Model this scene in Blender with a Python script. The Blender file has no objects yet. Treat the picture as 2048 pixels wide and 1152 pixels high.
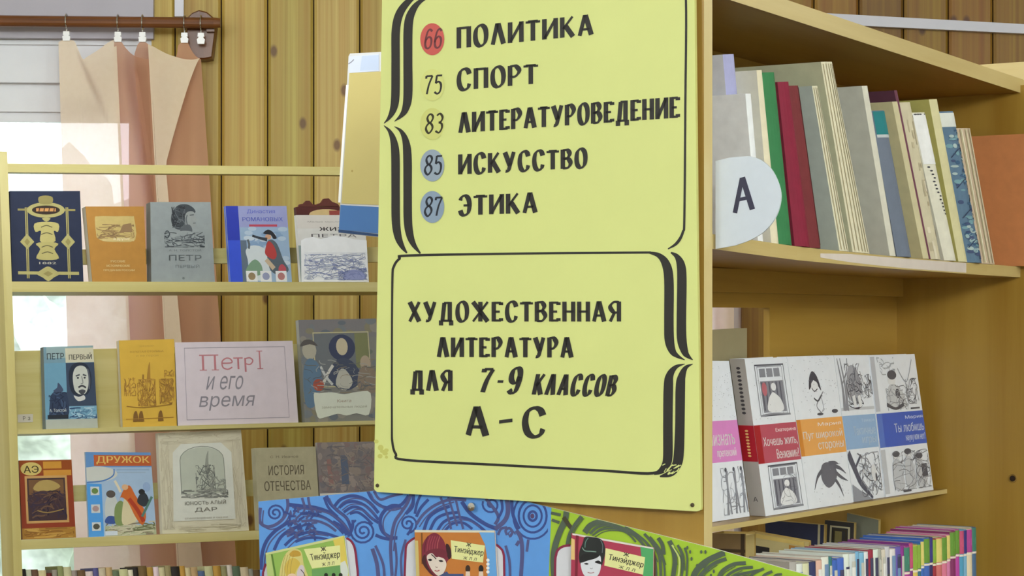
import bpy, math, random
from mathutils import Vector as V, noise
from mathutils.geometry import interpolate_bezier

random.seed(11)
SC = bpy.context.scene
COL = SC.collection
F, HX, HY, CH = 4200.0, 1024.0, 640.0, 1.5      # focal length, principal column, horizon row (2048x1152 frame), eye height


def lin(c):
    return tuple(((x / 255.0) / 12.92 if x / 255.0 <= .04045 else ((x / 255.0 + .055) / 1.055) ** 2.4) for x in c)


# ------------------------------------------------------------------ camera, world, lamps, exposure
cd = bpy.data.cameras.new('camera')
cd.sensor_width = 36
cd.lens = F / 2048 * 36
cd.shift_y = (HY - 576) / 2048
cd.clip_start = .05
cam = bpy.data.objects.new('camera', cd)
cam.location = (0, 0, CH)
cam.rotation_euler = (math.pi / 2, 0, 0)
COL.objects.link(cam)
SC.camera = cam

w = bpy.data.worlds.new('world')
SC.world = w
w.use_nodes = True
w.node_tree.nodes['Background'].inputs[0].default_value = (.86, .94, 1, 1)
w.node_tree.nodes['Background'].inputs[1].default_value = 5.2

SC.view_settings.view_transform = 'Standard'
SC.view_settings.look = 'None'
SC.view_settings.gamma = 1
SC.view_settings.use_curve_mapping = False
SC.view_settings.exposure = 0.0
LAMPS = [(2.6, -1.6, 290), (1.1, -2.5, 150), (2.9, 1.2, 44), (-2.4, .6, 95), (-.85, 3.6, 66), (3.1, 4.6, 14), (-3.2, 4.4, 26)]   # x, y, watts; unseen lamps, several added to brighten stand, sign and shelves

# ------------------------------------------------------------------ helpers


def ray(px, py):
    return V(((px - HX) / F, 1, -(py - HY) / F))


EYE = V((0, 0, CH))
Z = V((0, 0, 1))


class Plane:
    def __init__(s, p, n):
        s.p, s.n = V(p), V(n).normalized()

    def at(s, px, py):
        r = ray(px, py)
        return EYE + r * ((s.p - EYE).dot(s.n) / r.dot(s.n))

    def off(s, c):
        return Plane(s.p + s.n * c, s.n)


class MB:
    """collects polygons; build() links them as one mesh object"""

    def __init__(s):
        s.v, s.f, s.m, s.c, s.uv = [], [], [], [], []
        s.sm = []

    def face(s, pts, col=(200, 200, 200), mi=0, uv=None, smooth=False):
        b = len(s.v)
        s.v += [V(p) for p in pts]
        s.f.append(tuple(range(b, b + len(pts))))
        s.m.append(mi)
        s.c.append(lin(col))
        if uv is None:
            uv = s.auto_uv(pts)
        s.uv.append(uv)
        s.sm.append(smooth)

    @staticmethod
    def auto_uv(pts):
        pts = [V(p) for p in pts]
        n = len(pts)
        e = max(((pts[(i + 1) % n] - pts[i]) for i in range(n)), key=lambda q: q.length)
        if e.length < 1e-9:
            return [(0, 0)] * n
        e.normalize()
        o = pts[0]
        r = []
        for p in pts:
            d = p - o
            x = d.dot(e)
            y = (d - e * x).length
            r.append((x, y))
        return r

    def hexa(s, P, col=(200, 200, 200), mi=0, fm=None, fc=None):
        """P: 8 points, index a*4+b*2+c.  fm/fc: per face override keyed a0,a1,b0,b1,c0,c1"""
        Q = {'a0': (0, 1, 3, 2), 'a1': (4, 6, 7, 5), 'b0': (0, 4, 5, 1), 'b1': (2, 3, 7, 6), 'c0': (0, 2, 6, 4), 'c1': (1, 5, 7, 3)}
        cen = sum((V(p) for p in P), V()) / 8
        for k, q in Q.items():
            pts = [V(P[i]) for i in q]
            nn = (pts[1] - pts[0]).cross(pts[2] - pts[0])
            if nn.dot(pts[0] - cen) < 0:
                pts.reverse()
            s.face(pts, (fc or {}).get(k, col), (fm or {}).get(k, mi))

    def box(s, o, A, B, C, **k):
        o = V(o)
        A, B, C = V(A), V(B), V(C)
        s.hexa([o + A * a + B * b + C * c for a in (0, 1) for b in (0, 1) for c in (0, 1)], **k)

    def tube(s, pts, r, n=10, col=(200, 200, 200), mi=0, caps=True):
        pts = [V(p) for p in pts]
        rs = r if isinstance(r, (list, tuple)) else [r] * len(pts)
        rings = []
        for i, p in enumerate(pts):
            t = (pts[min(i + 1, len(pts) - 1)] - pts[max(i - 1, 0)]).normalized()
            a = t.cross(Z if abs(t.z) < .9 else V((1, 0, 0))).normalized()
            b = t.cross(a)
            rings.append([p + (a * math.cos(q) + b * math.sin(q)) * rs[i] for q in [2 * math.pi * j / n for j in range(n)]])
        for i in range(len(rings) - 1):
            for j in range(n):
                k = (j + 1) % n
                s.face([rings[i][j], rings[i][k], rings[i + 1][k], rings[i + 1][j]], col, mi, smooth=True)
        if caps:
            s.face(rings[0][::-1], col, mi)
            s.face(rings[-1], col, mi)

    def build(s, name, mats, parent=None, loc=None, weld=False):
        if not isinstance(mats, (list, tuple)):
            mats = [mats]
        if parent is not None:
            base = WORLD[parent.name]
        elif loc is not None:
            base = V(loc)
        else:
            lo = [min(p[i] for p in s.v) for i in range(3)]
            hi = [max(p[i] for p in s.v) for i in range(3)]
            base = V(((lo[0] + hi[0]) / 2, (lo[1] + hi[1]) / 2, lo[2]))
        me = bpy.data.meshes.new(name)
        me.from_pydata([tuple(p - base) for p in s.v], [], s.f)
        for m in mats:
            me.materials.append(m)
        ca = me.color_attributes.new('Col', 'FLOAT_COLOR', 'CORNER')
        ul = me.uv_layers.new(name='UVMap')
        i = 0
        for k, f in enumerate(s.f):
            me.polygons[k].material_index = s.m[k]
            me.polygons[k].use_smooth = s.sm[k]
            for j in range(len(f)):
                ca.data[i].color = (*s.c[k], 1)
                ul.data[i].uv = s.uv[k][j]
                i += 1
        if weld:
            import bmesh
            bm = bmesh.new()
            bm.from_mesh(me)
            bmesh.ops.remove_doubles(bm, verts=bm.verts, dist=1e-5)
            bm.to_mesh(me)
            bm.free()
        me.update()
        o = bpy.data.objects.new(name, me)
        COL.objects.link(o)
        if parent is not None:
            o.parent = parent
            o.location = (0, 0, 0)
        else:
            o.location = base
        WORLD[o.name] = base
        return o


WORLD = {}


def tag(o, label=None, cat=None, group=None, kind=None):
    if label:
        o['label'] = label
    if cat:
        o['category'] = cat
    if group:
        o['group'] = group
    if kind:
        o['kind'] = kind
    return o


def thing(name, loc, label, cat, group=None):
    o = bpy.data.objects.new(name, None)
    o.empty_display_size = .05
    o.location = loc
    COL.objects.link(o)
    WORLD[o.name] = V(loc)
    return tag(o, label, cat, group)


# ------------------------------------------------------------------ materials
def mat(name):
    m = bpy.data.materials.new(name)
    m.use_nodes = True
    return m, m.node_tree.nodes, m.node_tree.links, m.node_tree.nodes['Principled BSDF']


def nd(N, t, **k):
    n = N.new(t)
    for a, v in k.items():
        setattr(n, a, v)
    return n


def printed(name, rough=.55, mott=.06, scale=35, spec=.35):
    m, N, L, b = mat(name)
    at = nd(N, 'ShaderNodeVertexColor', layer_name='Col')
    tc = nd(N, 'ShaderNodeTexCoord')
    no = nd(N, 'ShaderNodeTexNoise')
    no.inputs['Scale'].default_value = scale
    no.inputs['Detail'].default_value = 4
    L.new(tc.outputs['Object'], no.inputs['Vector'])
    mr = nd(N, 'ShaderNodeMapRange')
    mr.inputs['To Min'].default_value = 1 - mott * 1.6
    mr.inputs['To Max'].default_value = 1 + mott
    L.new(no.outputs['Fac'], mr.inputs['Value'])
    mx = nd(N, 'ShaderNodeVectorMath', operation='SCALE')
    L.new(at.outputs['Color'], mx.inputs[0])
    L.new(mr.outputs['Result'], mx.inputs['Scale'])
    L.new(mx.outputs['Vector'], b.inputs['Base Color'])
    b.inputs['Roughness'].default_value = rough
    b.inputs['Specular IOR Level'].default_value = spec
    return m


def wood(name, c1, c2, c3=None, rough=.42, sx=1.3, sy=26, knots=False, bump=.05, var=0.0):
    """grain runs along U of the UV map (metres)"""
    m, N, L, b = mat(name)
    uv = nd(N, 'ShaderNodeUVMap', uv_map='UVMap')
    oi = nd(N, 'ShaderNodeObjectInfo')
    mp = nd(N, 'ShaderNodeMapping')
    mp.inputs['Scale'].default_value = (sx, sy, 1)
    L.new(uv.outputs['UV'], mp.inputs['Vector'])
    ad = nd(N, 'ShaderNodeVectorMath', operation='ADD')
    L.new(mp.outputs['Vector'], ad.inputs[0])
    sc = nd(N, 'ShaderNodeVectorMath', operation='SCALE')
    cb = nd(N, 'ShaderNodeCombineXYZ')
    L.new(oi.outputs['Random'], cb.inputs[0])
    L.new(oi.outputs['Random'], cb.inputs[1])
    L.new(cb.outputs['Vector'], sc.inputs[0])
    sc.inputs['Scale'].default_value = 40
    L.new(sc.outputs['Vector'], ad.inputs[1])
    n1 = nd(N, 'ShaderNodeTexNoise')
    n1.inputs['Scale'].default_value = 1
    n1.inputs['Detail'].default_value = 5
    n1.inputs['Roughness'].default_value = .62
    n1.inputs['Distortion'].default_value = .5
    L.new(ad.outputs['Vector'], n1.inputs['Vector'])
    cr = nd(N, 'ShaderNodeValToRGB')
    cr.color_ramp.elements[0].position = .3
    cr.color_ramp.elements[1].position = .7
    cr.color_ramp.elements[0].color = (*lin(c2), 1)
    cr.color_ramp.elements[1].color = (*lin(c1), 1)
    L.new(n1.outputs['Fac'], cr.inputs['Fac'])
    out = cr.outputs['Color']
    # slow drift of tone over the board
    n2 = nd(N, 'ShaderNodeTexNoise')
    n2.inputs['Scale'].default_value = .35
    L.new(ad.outputs['Vector'], n2.inputs['Vector'])
    mx = nd(N, 'ShaderNodeMix', data_type='RGBA')
    mr = nd(N, 'ShaderNodeMapRange')
    mr.inputs['From Min'].default_value = .45
    mr.inputs['From Max'].default_value = .72
    mr.inputs['To Max'].default_value = .7
    L.new(n2.outputs['Fac'], mr.inputs['Value'])
    L.new(mr.outputs['Result'], mx.inputs['Factor'])
    L.new(out, mx.inputs['A'])
    mx.inputs['B'].default_value = (*lin(c3 or c2), 1)
    out = mx.outputs['Result']
    if knots:
        mk = nd(N, 'ShaderNodeMapping')
        mk.inputs['Scale'].default_value = (4.2, 7.1, 1)
        L.new(uv.outputs['UV'], mk.inputs['Vector'])
        vo = nd(N, 'ShaderNodeTexVoronoi', voronoi_dimensions='2D')
        vo.inputs['Scale'].default_value = 1
        L.new(mk.outputs['Vector'], vo.inputs['Vector'])
        lt = nd(N, 'ShaderNodeMapRange')
        lt.inputs['From Min'].default_value = .05
        lt.inputs['From Max'].default_value = .10
        lt.inputs['To Min'].default_value = .85
        lt.inputs['To Max'].default_value = 0
        L.new(vo.outputs['Distance'], lt.inputs['Value'])
        sp = nd(N, 'ShaderNodeSeparateColor')
        L.new(vo.outputs['Color'], sp.inputs['Color'])
        gt = nd(N, 'ShaderNodeMath', operation='GREATER_THAN')
        gt.inputs[1].default_value = .5
        L.new(sp.outputs['Red'], gt.inputs[0])
        mu = nd(N, 'ShaderNodeMath', operation='MULTIPLY')
        L.new(lt.outputs['Result'], mu.inputs[0])
        L.new(gt.outputs['Value'], mu.inputs[1])
        m2 = nd(N, 'ShaderNodeMix', data_type='RGBA')
        L.new(mu.outputs['Value'], m2.inputs['Factor'])
        L.new(out, m2.inputs['A'])
        m2.inputs['B'].default_value = (*lin((104, 62, 26)), 1)
        out = m2.outputs['Result']
    if var:
        at = nd(N, 'ShaderNodeVertexColor', layer_name='Col')
        m3 = nd(N, 'ShaderNodeMix', data_type='RGBA', blend_type='MULTIPLY')
        m3.inputs['Factor'].default_value = 1
        L.new(out, m3.inputs['A'])
        L.new(at.outputs['Color'], m3.inputs['B'])
        out = m3.outputs['Result']
    L.new(out, b.inputs['Base Color'])
    b.inputs['Roughness'].default_value = rough
    bp = nd(N, 'ShaderNodeBump')
    bp.inputs['Strength'].default_value = bump
    bp.inputs['Distance'].default_value = .003
    L.new(n1.outputs['Fac'], bp.inputs['Height'])
    L.new(bp.outputs['Normal'], b.inputs['Normal'])
    return m


def plain(name, c, rough=.5, metal=0, nz=.05, scale=12):
    m, N, L, b = mat(name)
    tc = nd(N, 'ShaderNodeTexCoord')
    no = nd(N, 'ShaderNodeTexNoise')
    no.inputs['Scale'].default_value = scale
    L.new(tc.outputs['Object'], no.inputs['Vector'])
    cr = nd(N, 'ShaderNodeValToRGB')
    l = lin(c)
    cr.color_ramp.elements[0].color = (*[x * (1 - nz) for x in l], 1)
    cr.color_ramp.elements[1].color = (*[min(1, x * (1 + nz)) for x in l], 1)
    L.new(no.outputs['Fac'], cr.inputs['Fac'])
    L.new(cr.outputs['Color'], b.inputs['Base Color'])
    b.inputs['Roughness'].default_value = rough
    b.inputs['Metallic'].default_value = metal
    return m


M_PAPER = printed('printed_paper')
M_GLOSS = printed('glossy_print', .32, .04, 60, .45)
M_CLOTH = printed('book_cloth', .62, .10, 55, .3)
M_SIGN = printed('painted_board', .5, .035, 9, .35)
M_EDGE = wood('lacquered_edge', (204, 186, 128), (190, 168, 108), (212, 196, 144), .38)
M_BOARD = wood('lacquered_board', (166, 132, 54), (148, 111, 37), (174, 140, 66), .38, 1.1, 18)
M_STAND = wood('stand_wood', (206, 196, 136), (190, 176, 108), (214, 204, 150), .4)
M_PLANK = wood('pine_plank', (214, 196, 110), (174, 143, 56), (180, 136, 46), .5, .42, 60, True, .08, 1.0)
M_ROD = wood('dark_rod', (120, 72, 34), (84, 46, 20), (134, 84, 40), .35)
M_WHITE = plain('white_paint', (222, 224, 228), .45)
M_LILAC = plain('lilac_grey_paint', (172, 168, 178), .5)
M_RAIL = plain('white_trunking', (206, 206, 216), .4)
M_CLIP = plain('white_plastic', (235, 235, 235), .3)
M_STEEL = plain('bright_steel', (200, 198, 192), .25, 1)
M_DARK = plain('dark_gap', (62, 42, 20), .8)
M_FLOOR = wood('floor_board', (120, 96, 66), (96, 74, 48), None, .4)
M_CEIL = plain('ceiling_white', (236, 234, 228), .8)
M_PLASTER = plain('wall_plaster', (206, 206, 196), .8)
M_LEAF = plain('leaf_green', (186, 194, 184), .6, 0, .7, 12)
M_BARK = plain('bark', (90, 72, 52), .8)
M_GRASS = plain('lawn', (150, 162, 130), .9, 0, .3, 3)


def glass():
    m, N, L, b = mat('window_glass')
    N.remove(b)
    out = N['Material Output']
    tr = nd(N, 'ShaderNodeBsdfTransparent')
    gl = nd(N, 'ShaderNodeBsdfGlossy')
    gl.inputs['Roughness'].default_value = .02
    fr = nd(N, 'ShaderNodeFresnel')
    fr.inputs['IOR'].default_value = 1.45
    mx = nd(N, 'ShaderNodeMixShader')
    L.new(fr.outputs[0], mx.inputs[0])
    L.new(tr.outputs[0], mx.inputs[1])
    L.new(gl.outputs[0], mx.inputs[2])
    L.new(mx.outputs[0], out.inputs['Surface'])
    return m


def curtain_mat():
    m, N, L, b = mat('peach_curtain')
    N.remove(b)
    out = N['Material Output']
    tc = nd(N, 'ShaderNodeTexCoord')
    no = nd(N, 'ShaderNodeTexNoise')
    no.inputs['Scale'].default_value = 60
    L.new(tc.outputs['Object'], no.inputs['Vector'])
    cr = nd(N, 'ShaderNodeValToRGB')
    cr.color_ramp.elements[0].color = (*lin((240, 224, 192)), 1)
    cr.color_ramp.elements[1].color = (*lin((250, 236, 208)), 1)
    L.new(no.outputs['Fac'], cr.inputs['Fac'])
    di = nd(N, 'ShaderNodeBsdfDiffuse')
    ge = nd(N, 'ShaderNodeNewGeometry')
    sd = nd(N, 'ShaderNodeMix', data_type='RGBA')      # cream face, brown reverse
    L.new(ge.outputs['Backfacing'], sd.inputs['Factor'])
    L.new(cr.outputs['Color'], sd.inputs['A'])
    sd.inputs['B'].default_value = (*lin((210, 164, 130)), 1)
    tl = nd(N, 'ShaderNodeBsdfTranslucent')
    L.new(sd.outputs['Result'], di.inputs['Color'])
    tl.inputs['Color'].default_value = (*lin((232, 194, 208)), 1)
    tr = nd(N, 'ShaderNodeBsdfTransparent')
    tr.inputs['Color'].default_value = (.97, .92, .96, 1)
    m1 = nd(N, 'ShaderNodeMixShader')
    m1.inputs[0].default_value = .28
    L.new(di.outputs[0], m1.inputs[1])
    L.new(tl.outputs[0], m1.inputs[2])
    m2 = nd(N, 'ShaderNodeMixShader')
    m2.inputs[0].default_value = .10
    L.new(m1.outputs[0], m2.inputs[1])
    L.new(tr.outputs[0], m2.inputs[2])
    L.new(m2.outputs[0], out.inputs['Surface'])
    return m


def lamp_mat():
    m, N, L, b = mat('lamp_diffuser')
    b.inputs['Base Color'].default_value = (.9, .9, .9, 1)
    b.inputs['Emission Color'].default_value = (.96, 1, .98, 1)
    b.inputs['Emission Strength'].default_value = 3
    return m


M_GLASS, M_CURTAIN, M_LAMP = glass(), curtain_mat(), lamp_mat()

# ------------------------------------------------------------------ drawing on surfaces
FONT = {}


def font_polys(s, bold=0.0):
    """glyph outlines filled by bands"""
    if s in FONT:
        return FONT[s]
    c = bpy.data.curves.new('lettering', 'FONT')
    c.body = s
    o = bpy.data.objects.new('lettering', c)
    COL.objects.link(o)
    bpy.context.view_layer.update()
    cu = o.to_curve(bpy.context.evaluated_depsgraph_get())
    conts = []
    for sp in cu.splines:
        bp = sp.bezier_points
        n = len(bp)
        pts = []
        for i in range(n):
            p, q = bp[i], bp[(i + 1) % n]
            straight = (p.handle_right - p.co).cross(q.co - p.co).length < 1e-6 and (q.handle_left - q.co).cross(q.co - p.co).length < 1e-6
            pts += [p.co.copy()] if straight else interpolate_bezier(p.co, p.handle_right, q.handle_left, q.co, 5)[:-1]
        conts.append([(v.x, v.y) for v in pts])
    o.to_curve_clear()
    bpy.data.objects.remove(o)
    bpy.data.curves.remove(c)
    # scan bands, non-zero winding: the contours of this font overlap one another
    edges = []
    for P in conts:
        for p, q in zip(P, P[1:] + P[:1]):
            if abs(p[1] - q[1]) > 1e-9:
                edges.append((p, q, 1) if p[1] < q[1] else (q, p, -1))
    lv = sorted({round(y, 3) for e in edges for y in (e[0][1], e[1][1])})
    ys = [lv[0]]
    for y in lv[1:]:
        if y - ys[-1] >= .012 or y == lv[-1]:
            n = max(1, int((y - ys[-1]) / .05))
            ys += [ys[-1] + (y - ys[-1]) * (k + 1) / n for k in range(n)]
    polys = []
    at = lambda e, y: e[0][0] + (e[1][0] - e[0][0]) * min(1, max(0, (y - e[0][1]) / (e[1][1] - e[0][1])))
    for y0, y1 in zip(ys, ys[1:]):
        m = (y0 + y1) / 2
        cr = sorted(((at(e, m), e) for e in edges if e[0][1] < m < e[1][1]), key=lambda t: t[0])
        wn, st = 0, None
        for x, e in cr:
            was = wn
            wn += e[2]
            if was == 0 and wn != 0:
                st = e
            elif was != 0 and wn == 0:
                polys.append([(at(st, y0), y0), (at(e, y0), y0), (at(e, y1), y1), (at(st, y1), y1)])
    xs = [p[0] for f in polys for p in f]
    ys = [p[1] for f in polys for p in f]
    x0, x1, y0, y1 = min(xs), max(xs), min(ys), max(ys)
    FONT[s] = [[((x - x0) / (x1 - x0), (y - y0) / (y1 - y0)) for x, y in f] for f in polys]
    return FONT[s]


def smooth(pts, n=6, closed=False):
    P = [tuple(p) for p in pts]
    if len(P) < 3:
        return P
    out = []
    m = len(P)
    rng = range(m if closed else m - 1)
    for i in rng:
        g = lambda j: P[j % m] if closed else P[max(0, min(m - 1, j))]
        p0, p1, p2, p3 = g(i - 1), g(i), g(i + 1), g(i + 2)
        for k in range(n):
            t = k / n
            out.append(tuple(.5 * (2 * b + (c - a) * t + (2 * a - 5 * b + 4 * c - d) * t * t + (3 * b - a - 3 * c + d) * t ** 3)
                             for a, b, c, d in zip(p0, p1, p2, p3)))
    out.append(P[0] if closed else P[-1])
    return out


class Art:
    """flat print on a surface: fn(x, y) -> point, n = outward normal"""

    def __init__(s, mb, fn, n, mi=0, base=.00025, step=.000006, sx=1.0, clip=None, nx=1):
        s.nx = nx
        s.mb, s.fn, s.n, s.mi, s.k, s.base, s.step, s.sx, s.clip = mb, fn, V(n).normalized(), mi, 0, base, step, sx, clip

    def _put(s, pts, col):
        z = s.n * (s.base + s.k * s.step)
        q = [s.fn(x, y) + z for x, y in pts]
        nn = (q[1] - q[0]).cross(q[2] - q[0])
        if nn.dot(s.n) < 0:
            q.reverse()
        s.mb.face(q, col, s.mi)

    def poly(s, pts, col):
        s.k += 1
        if s.clip:
            pts = clip_poly(pts, s.clip)
            if len(pts) < 3:
                return
        s._put(pts, col)

    def rect(s, x0, y0, x1, y1, col):
        if s.nx > 1:
            s.k += 1
            xs = sorted({x0, x1} | {i / s.nx for i in range(s.nx + 1) if x0 < i / s.nx < x1})
            for p, q in zip(xs, xs[1:]):
                s._put([(p, y0), (q, y0), (q, y1), (p, y1)], col)
            return
        s.poly([(x0, y0), (x1, y0), (x1, y1), (x0, y1)], col)

    def ell(s, cx, cy, rx, ry, col, n=22, a0=0, a1=360):
        s.poly([(cx + rx * math.cos(math.radians(a0 + (a1 - a0) * i / n)), cy + ry * math.sin(math.radians(a0 + (a1 - a0) * i / n)))
                for i in range(n + (0 if a1 - a0 == 360 else 1))], col)

    def stroke(s, pts, wd, col, sm=0, closed=False, pen=None):
        """ribbon; x is scaled by sx so width is isotropic; wd number or [w per point]"""
        s.k += 1
        ws = wd if isinstance(wd, (list, tuple)) else None
        if sm:
            if ws:
                q = smooth([(*p, u) for p, u in zip(pts, ws)], sm, closed)
                pts, ws = [p[:2] for p in q], [p[2] for p in q]
            else:
                pts = smooth(pts, sm, closed)
        elif closed:
            pts = list(pts) + [pts[0]]
        m = len(pts)
        L, R = [], []
        for i in range(m):
            a, b = pts[max(i - 1, 0)], pts[min(i + 1, m - 1)]
            if closed and i in (0, m - 1):
                a, b = pts[m - 2], pts[1]
            dx, dy = (b[0] - a[0]) * s.sx, b[1] - a[1]
            l = math.hypot(dx, dy) or 1e-9
            nx, ny = -dy / l, dx / l
            h = (ws[i] if ws else wd) / 2
            if pen:
                h *= max(pen[1], abs(math.sin(math.atan2(dy, dx) - pen[0])))
            L.append((pts[i][0] + nx * h / s.sx, pts[i][1] + ny * h))
            R.append((pts[i][0] - nx * h / s.sx, pts[i][1] - ny * h))
        for i in range(m - 1):
            q = [L[i], L[i + 1], R[i + 1], R[i]]
            if s.clip:
                q = clip_poly(q, s.clip)
                if len(q) < 3:
                    continue
            s._put(q, col)

    def frame(s, x0, y0, x1, y1, wd, col):
        s.stroke([(x0, y0), (x1, y0), (x1, y1), (x0, y1)], wd, col, closed=True)

    def text(s, t, x0, y0, x1, y1, col, bold=0.0, slant=0.0):
        s.k += 1
        for sh in ((-1, 1) if bold > .004 else (0,)):
            for f in font_polys(t):
                s._put([(x0 + (x1 - x0) * u + slant * v * (y1 - y0) / s.sx + sh * bold * (y1 - y0) * 1.4 / s.sx, y0 + (y1 - y0) * v) for u, v in f], col)

    def scrib(s, x0, y0, x1, y1, n, cols, wd, rnd, ln=.25):
        for i in range(n):
            x, y = rnd.uniform(x0, x1), rnd.uniform(y0, y1)
            p = [(x, y)]
            a = rnd.uniform(0, 6.28)
            for j in range(3):
                a += rnd.uniform(-.9, .9)
                x = min(x1, max(x0, x + math.cos(a) * ln * (x1 - x0)))
                y = min(y1, max(y0, y + math.sin(a) * ln * (y1 - y0)))
                p.append((x, y))
            s.stroke(p, wd * rnd.uniform(.5, 1.3), rnd.choice(cols), 4)

    def blobs(s, x0, y0, x1, y1, n, cols, r, rnd):
        for i in range(n):
            rx = r * rnd.uniform(.4, 1.2)
            s.ell(rnd.uniform(x0 + rx, x1 - rx), rnd.uniform(y0, y1), rx, rx * rnd.uniform(.6, 1.5) * s.sx, rnd.choice(cols), 9)


def clip_poly(pts, clip):
    """Sutherland-Hodgman against a convex polygon (counter-clockwise in its own axes)"""
    out = list(pts)
    m = len(clip)
    ar = sum(clip[i][0] * clip[(i + 1) % m][1] - clip[(i + 1) % m][0] * clip[i][1] for i in range(m))
    sg = 1 if ar > 0 else -1
    for i in range(m):
        a, b = clip[i], clip[(i + 1) % m]
        f = lambda p: sg * ((b[0] - a[0]) * (p[1] - a[1]) - (b[1] - a[1]) * (p[0] - a[0]))
        inp, out = out, []
        for j in range(len(inp)):
            p, q = inp[j], inp[(j + 1) % len(inp)]
            fp, fq = f(p), f(q)
            if fp >= 0:
                out.append(p)
            if (fp > 0 > fq) or (fp < 0 < fq):
                t = fp / (fp - fq)
                out.append((p[0] + (q[0] - p[0]) * t, p[1] + (q[1] - p[1]) * t))
        if len(out) < 3:
            return []
    return out


# hand-lettered capitals: (width, strokes); '~' marks a smooth stroke, '=' a closed smooth one
GLY = {
    'П': (.62, ['0,0 0,1', '0,.95 1,.95', '1,0 1,1']),
    'О': (.66, ['=.5,1 .12,.85 0,.5 .12,.15 .5,0 .88,.15 1,.5 .88,.85']),
    'Л': (.66, ['0,0 .42,1', '.5,1 1,0', '.3,.965 .6,.965']),
    'И': (.68, ['0,0 0,1', '0.02,.04 .98,.96', '1,0 1,1']),
    'Т': (.62, ['.5,0 .5,1', '0,.95 1,.95', '0,.86 0,.97', '1,.86 1,.97']),
    'К': (.66, ['0,0 0,1', '.08,.42 .95,1', '.28,.58 1,0']),
    'А': (.70, ['0,0 .45,1', '.5,1 1,0', '.17,.30 .83,.30', '.36,.965 .58,.965']),
    'С': (.64, ['~1,.74 .85,.93 .5,1 .14,.86 0,.5 .14,.14 .5,0 .85,.08 1,.28']),
    'Р': (.58, ['0,0 0,1', '~0,.96 .6,.97 1,.73 .6,.46 0,.45']),
    'Е': (.55, ['0,0 0,1', '0,.95 1,.95', '0,.5 .82,.5', '0,.05 1,.05', '1,.83 1,.97', '1,.03 1,.17']),
    'У': (.66, ['0,1 .56,.32', '~1,1 .56,.3 .36,.04 .08,.04']),
    'В': (.60, ['0,0 0,1', '~0,.96 .6,.96 .88,.76 .55,.53 0,.52', '~0,.52 .65,.52 1,.28 .65,.04 0,.04']),
    'Д': (.72, ['.16,.06 .34,.95', '.3,.95 .84,.95', '.84,1 .84,.05', '0,.04 1,.04', '.03,.06 .03,-.2', '.97,.06 .97,-.2']),
    'Н': (.62, ['0,0 0,1', '0,.5 1,.5', '1,0 1,1']),
    'Х': (.66, ['0,1 1,0', '0,0 1,1']),
    'Ж': (.92, ['.5,0 .5,1', '0,1 .5,.5', '1,0 .5,.5', '0,0 .5,.5', '1,1 .5,.5']),
    'Я': (.62, ['1,0 1,1', '~1,.96 .4,.97 0,.74 .4,.47 1,.46', '.5,.46 0,0']),
    'Э': (.62, ['~0,.76 .15,.93 .5,1 .86,.86 1,.5 .86,.14 .5,0 .15,.07 0,.26', '.35,.5 .98,.5']),
    '7': (.58, ['0,.95 1,.95', '~1,.95 .55,.5 .35,0', '0,.82 0,.97']),
    '9': (.58, ['~.95,.66 .8,.45 .5,.4 .12,.5 0,.7 .12,.92 .5,1 .85,.92 1,.7 1,.4 .8,.06 .4,0 .05,.12']),
    '6': (.58, ['~.95,.88 .6,1 .2,.85 0,.4 .12,.1 .5,0 .88,.1 1,.32 .88,.52 .5,.6 .1,.45 .02,.3']),
    '5': (.58, ['1,.95 .15,.95', '.15,.97 .08,.55', '~.08,.55 .5,.63 .9,.52 1,.3 .85,.08 .45,0 0,.1']),
    '8': (.58, ['=.5,1 .12,.9 .08,.73 .5,.53 .92,.73 .88,.9', '=.5,.53 .06,.4 0,.2 .5,0 1,.2 .94,.4']),
    '3': (.58, ['~0,.9 .5,1 .95,.8 .8,.6 .4,.53', '~.4,.53 .9,.46 1,.22 .6,0 0,.1']),
    '-': (.45, ['0,.45 1,.45']),
    '–': (.5, ['0,.45 1,.45']),
}


def letters(art, s, quad, col, T=.25, t=.46, gap=.11, slant=0.0, ang=25):
    """s drawn in quad (TL, TR, BR, BL) of the art's own coordinates"""
    ws = [(GLY[c][0] if c != ' ' else .4) for c in s]
    tot = sum(ws) + gap * (len(s) - 1)
    TL, TR, BR, BL = [V((*p, 0)) for p in quad]
    hgt = ((TL - BL).length + (TR - BR).length) / 2
    wid = ((TR - TL).length + (BR - BL).length) / 2
    asp = wid / hgt / tot                 # stretch of glyph widths

    class Sub(Art):
        def __init__(q):
            q.__dict__.update(art.__dict__)
            q.sx = asp * 1.0
            q.fn = lambda x, y: art.fn(*inner(x, y))

    def inner(x, y):
        u = x / tot + slant * (y - .0) * hgt / wid
        p = (BL * (1 - u) + BR * u) * (1 - y) + (TL * (1 - u) + TR * u) * y
        return p.x, p.y
    a = Sub()
    k0 = art.k
    x = 0
    for c, wd in zip(s, ws):
        if c != ' ':
            for st in GLY[c][1]:
                sm = st[0] in '~='
                pts = [tuple(float(q) for q in p.split(',')) for p in st.lstrip('~=').split()]
                m = T / 2 / asp * .8
                a.k = k0
                pts = [(x + m + px * (wd - 2 * m), py) for px, py in pts]
                a.stroke(pts, T, col, 5 if sm else 0, st[0] == '=', pen=(math.radians(ang), t))
        x += wd + gap
    art.k = k0 + 2


def bilin(TL, TR, BR, BL):
    TL, TR, BR, BL = V(TL), V(TR), V(BR), V(BL)
    return lambda u, v: (BL * (1 - u) + BR * u) * (1 - v) + (TL * (1 - u) + TR * u) * v


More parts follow.
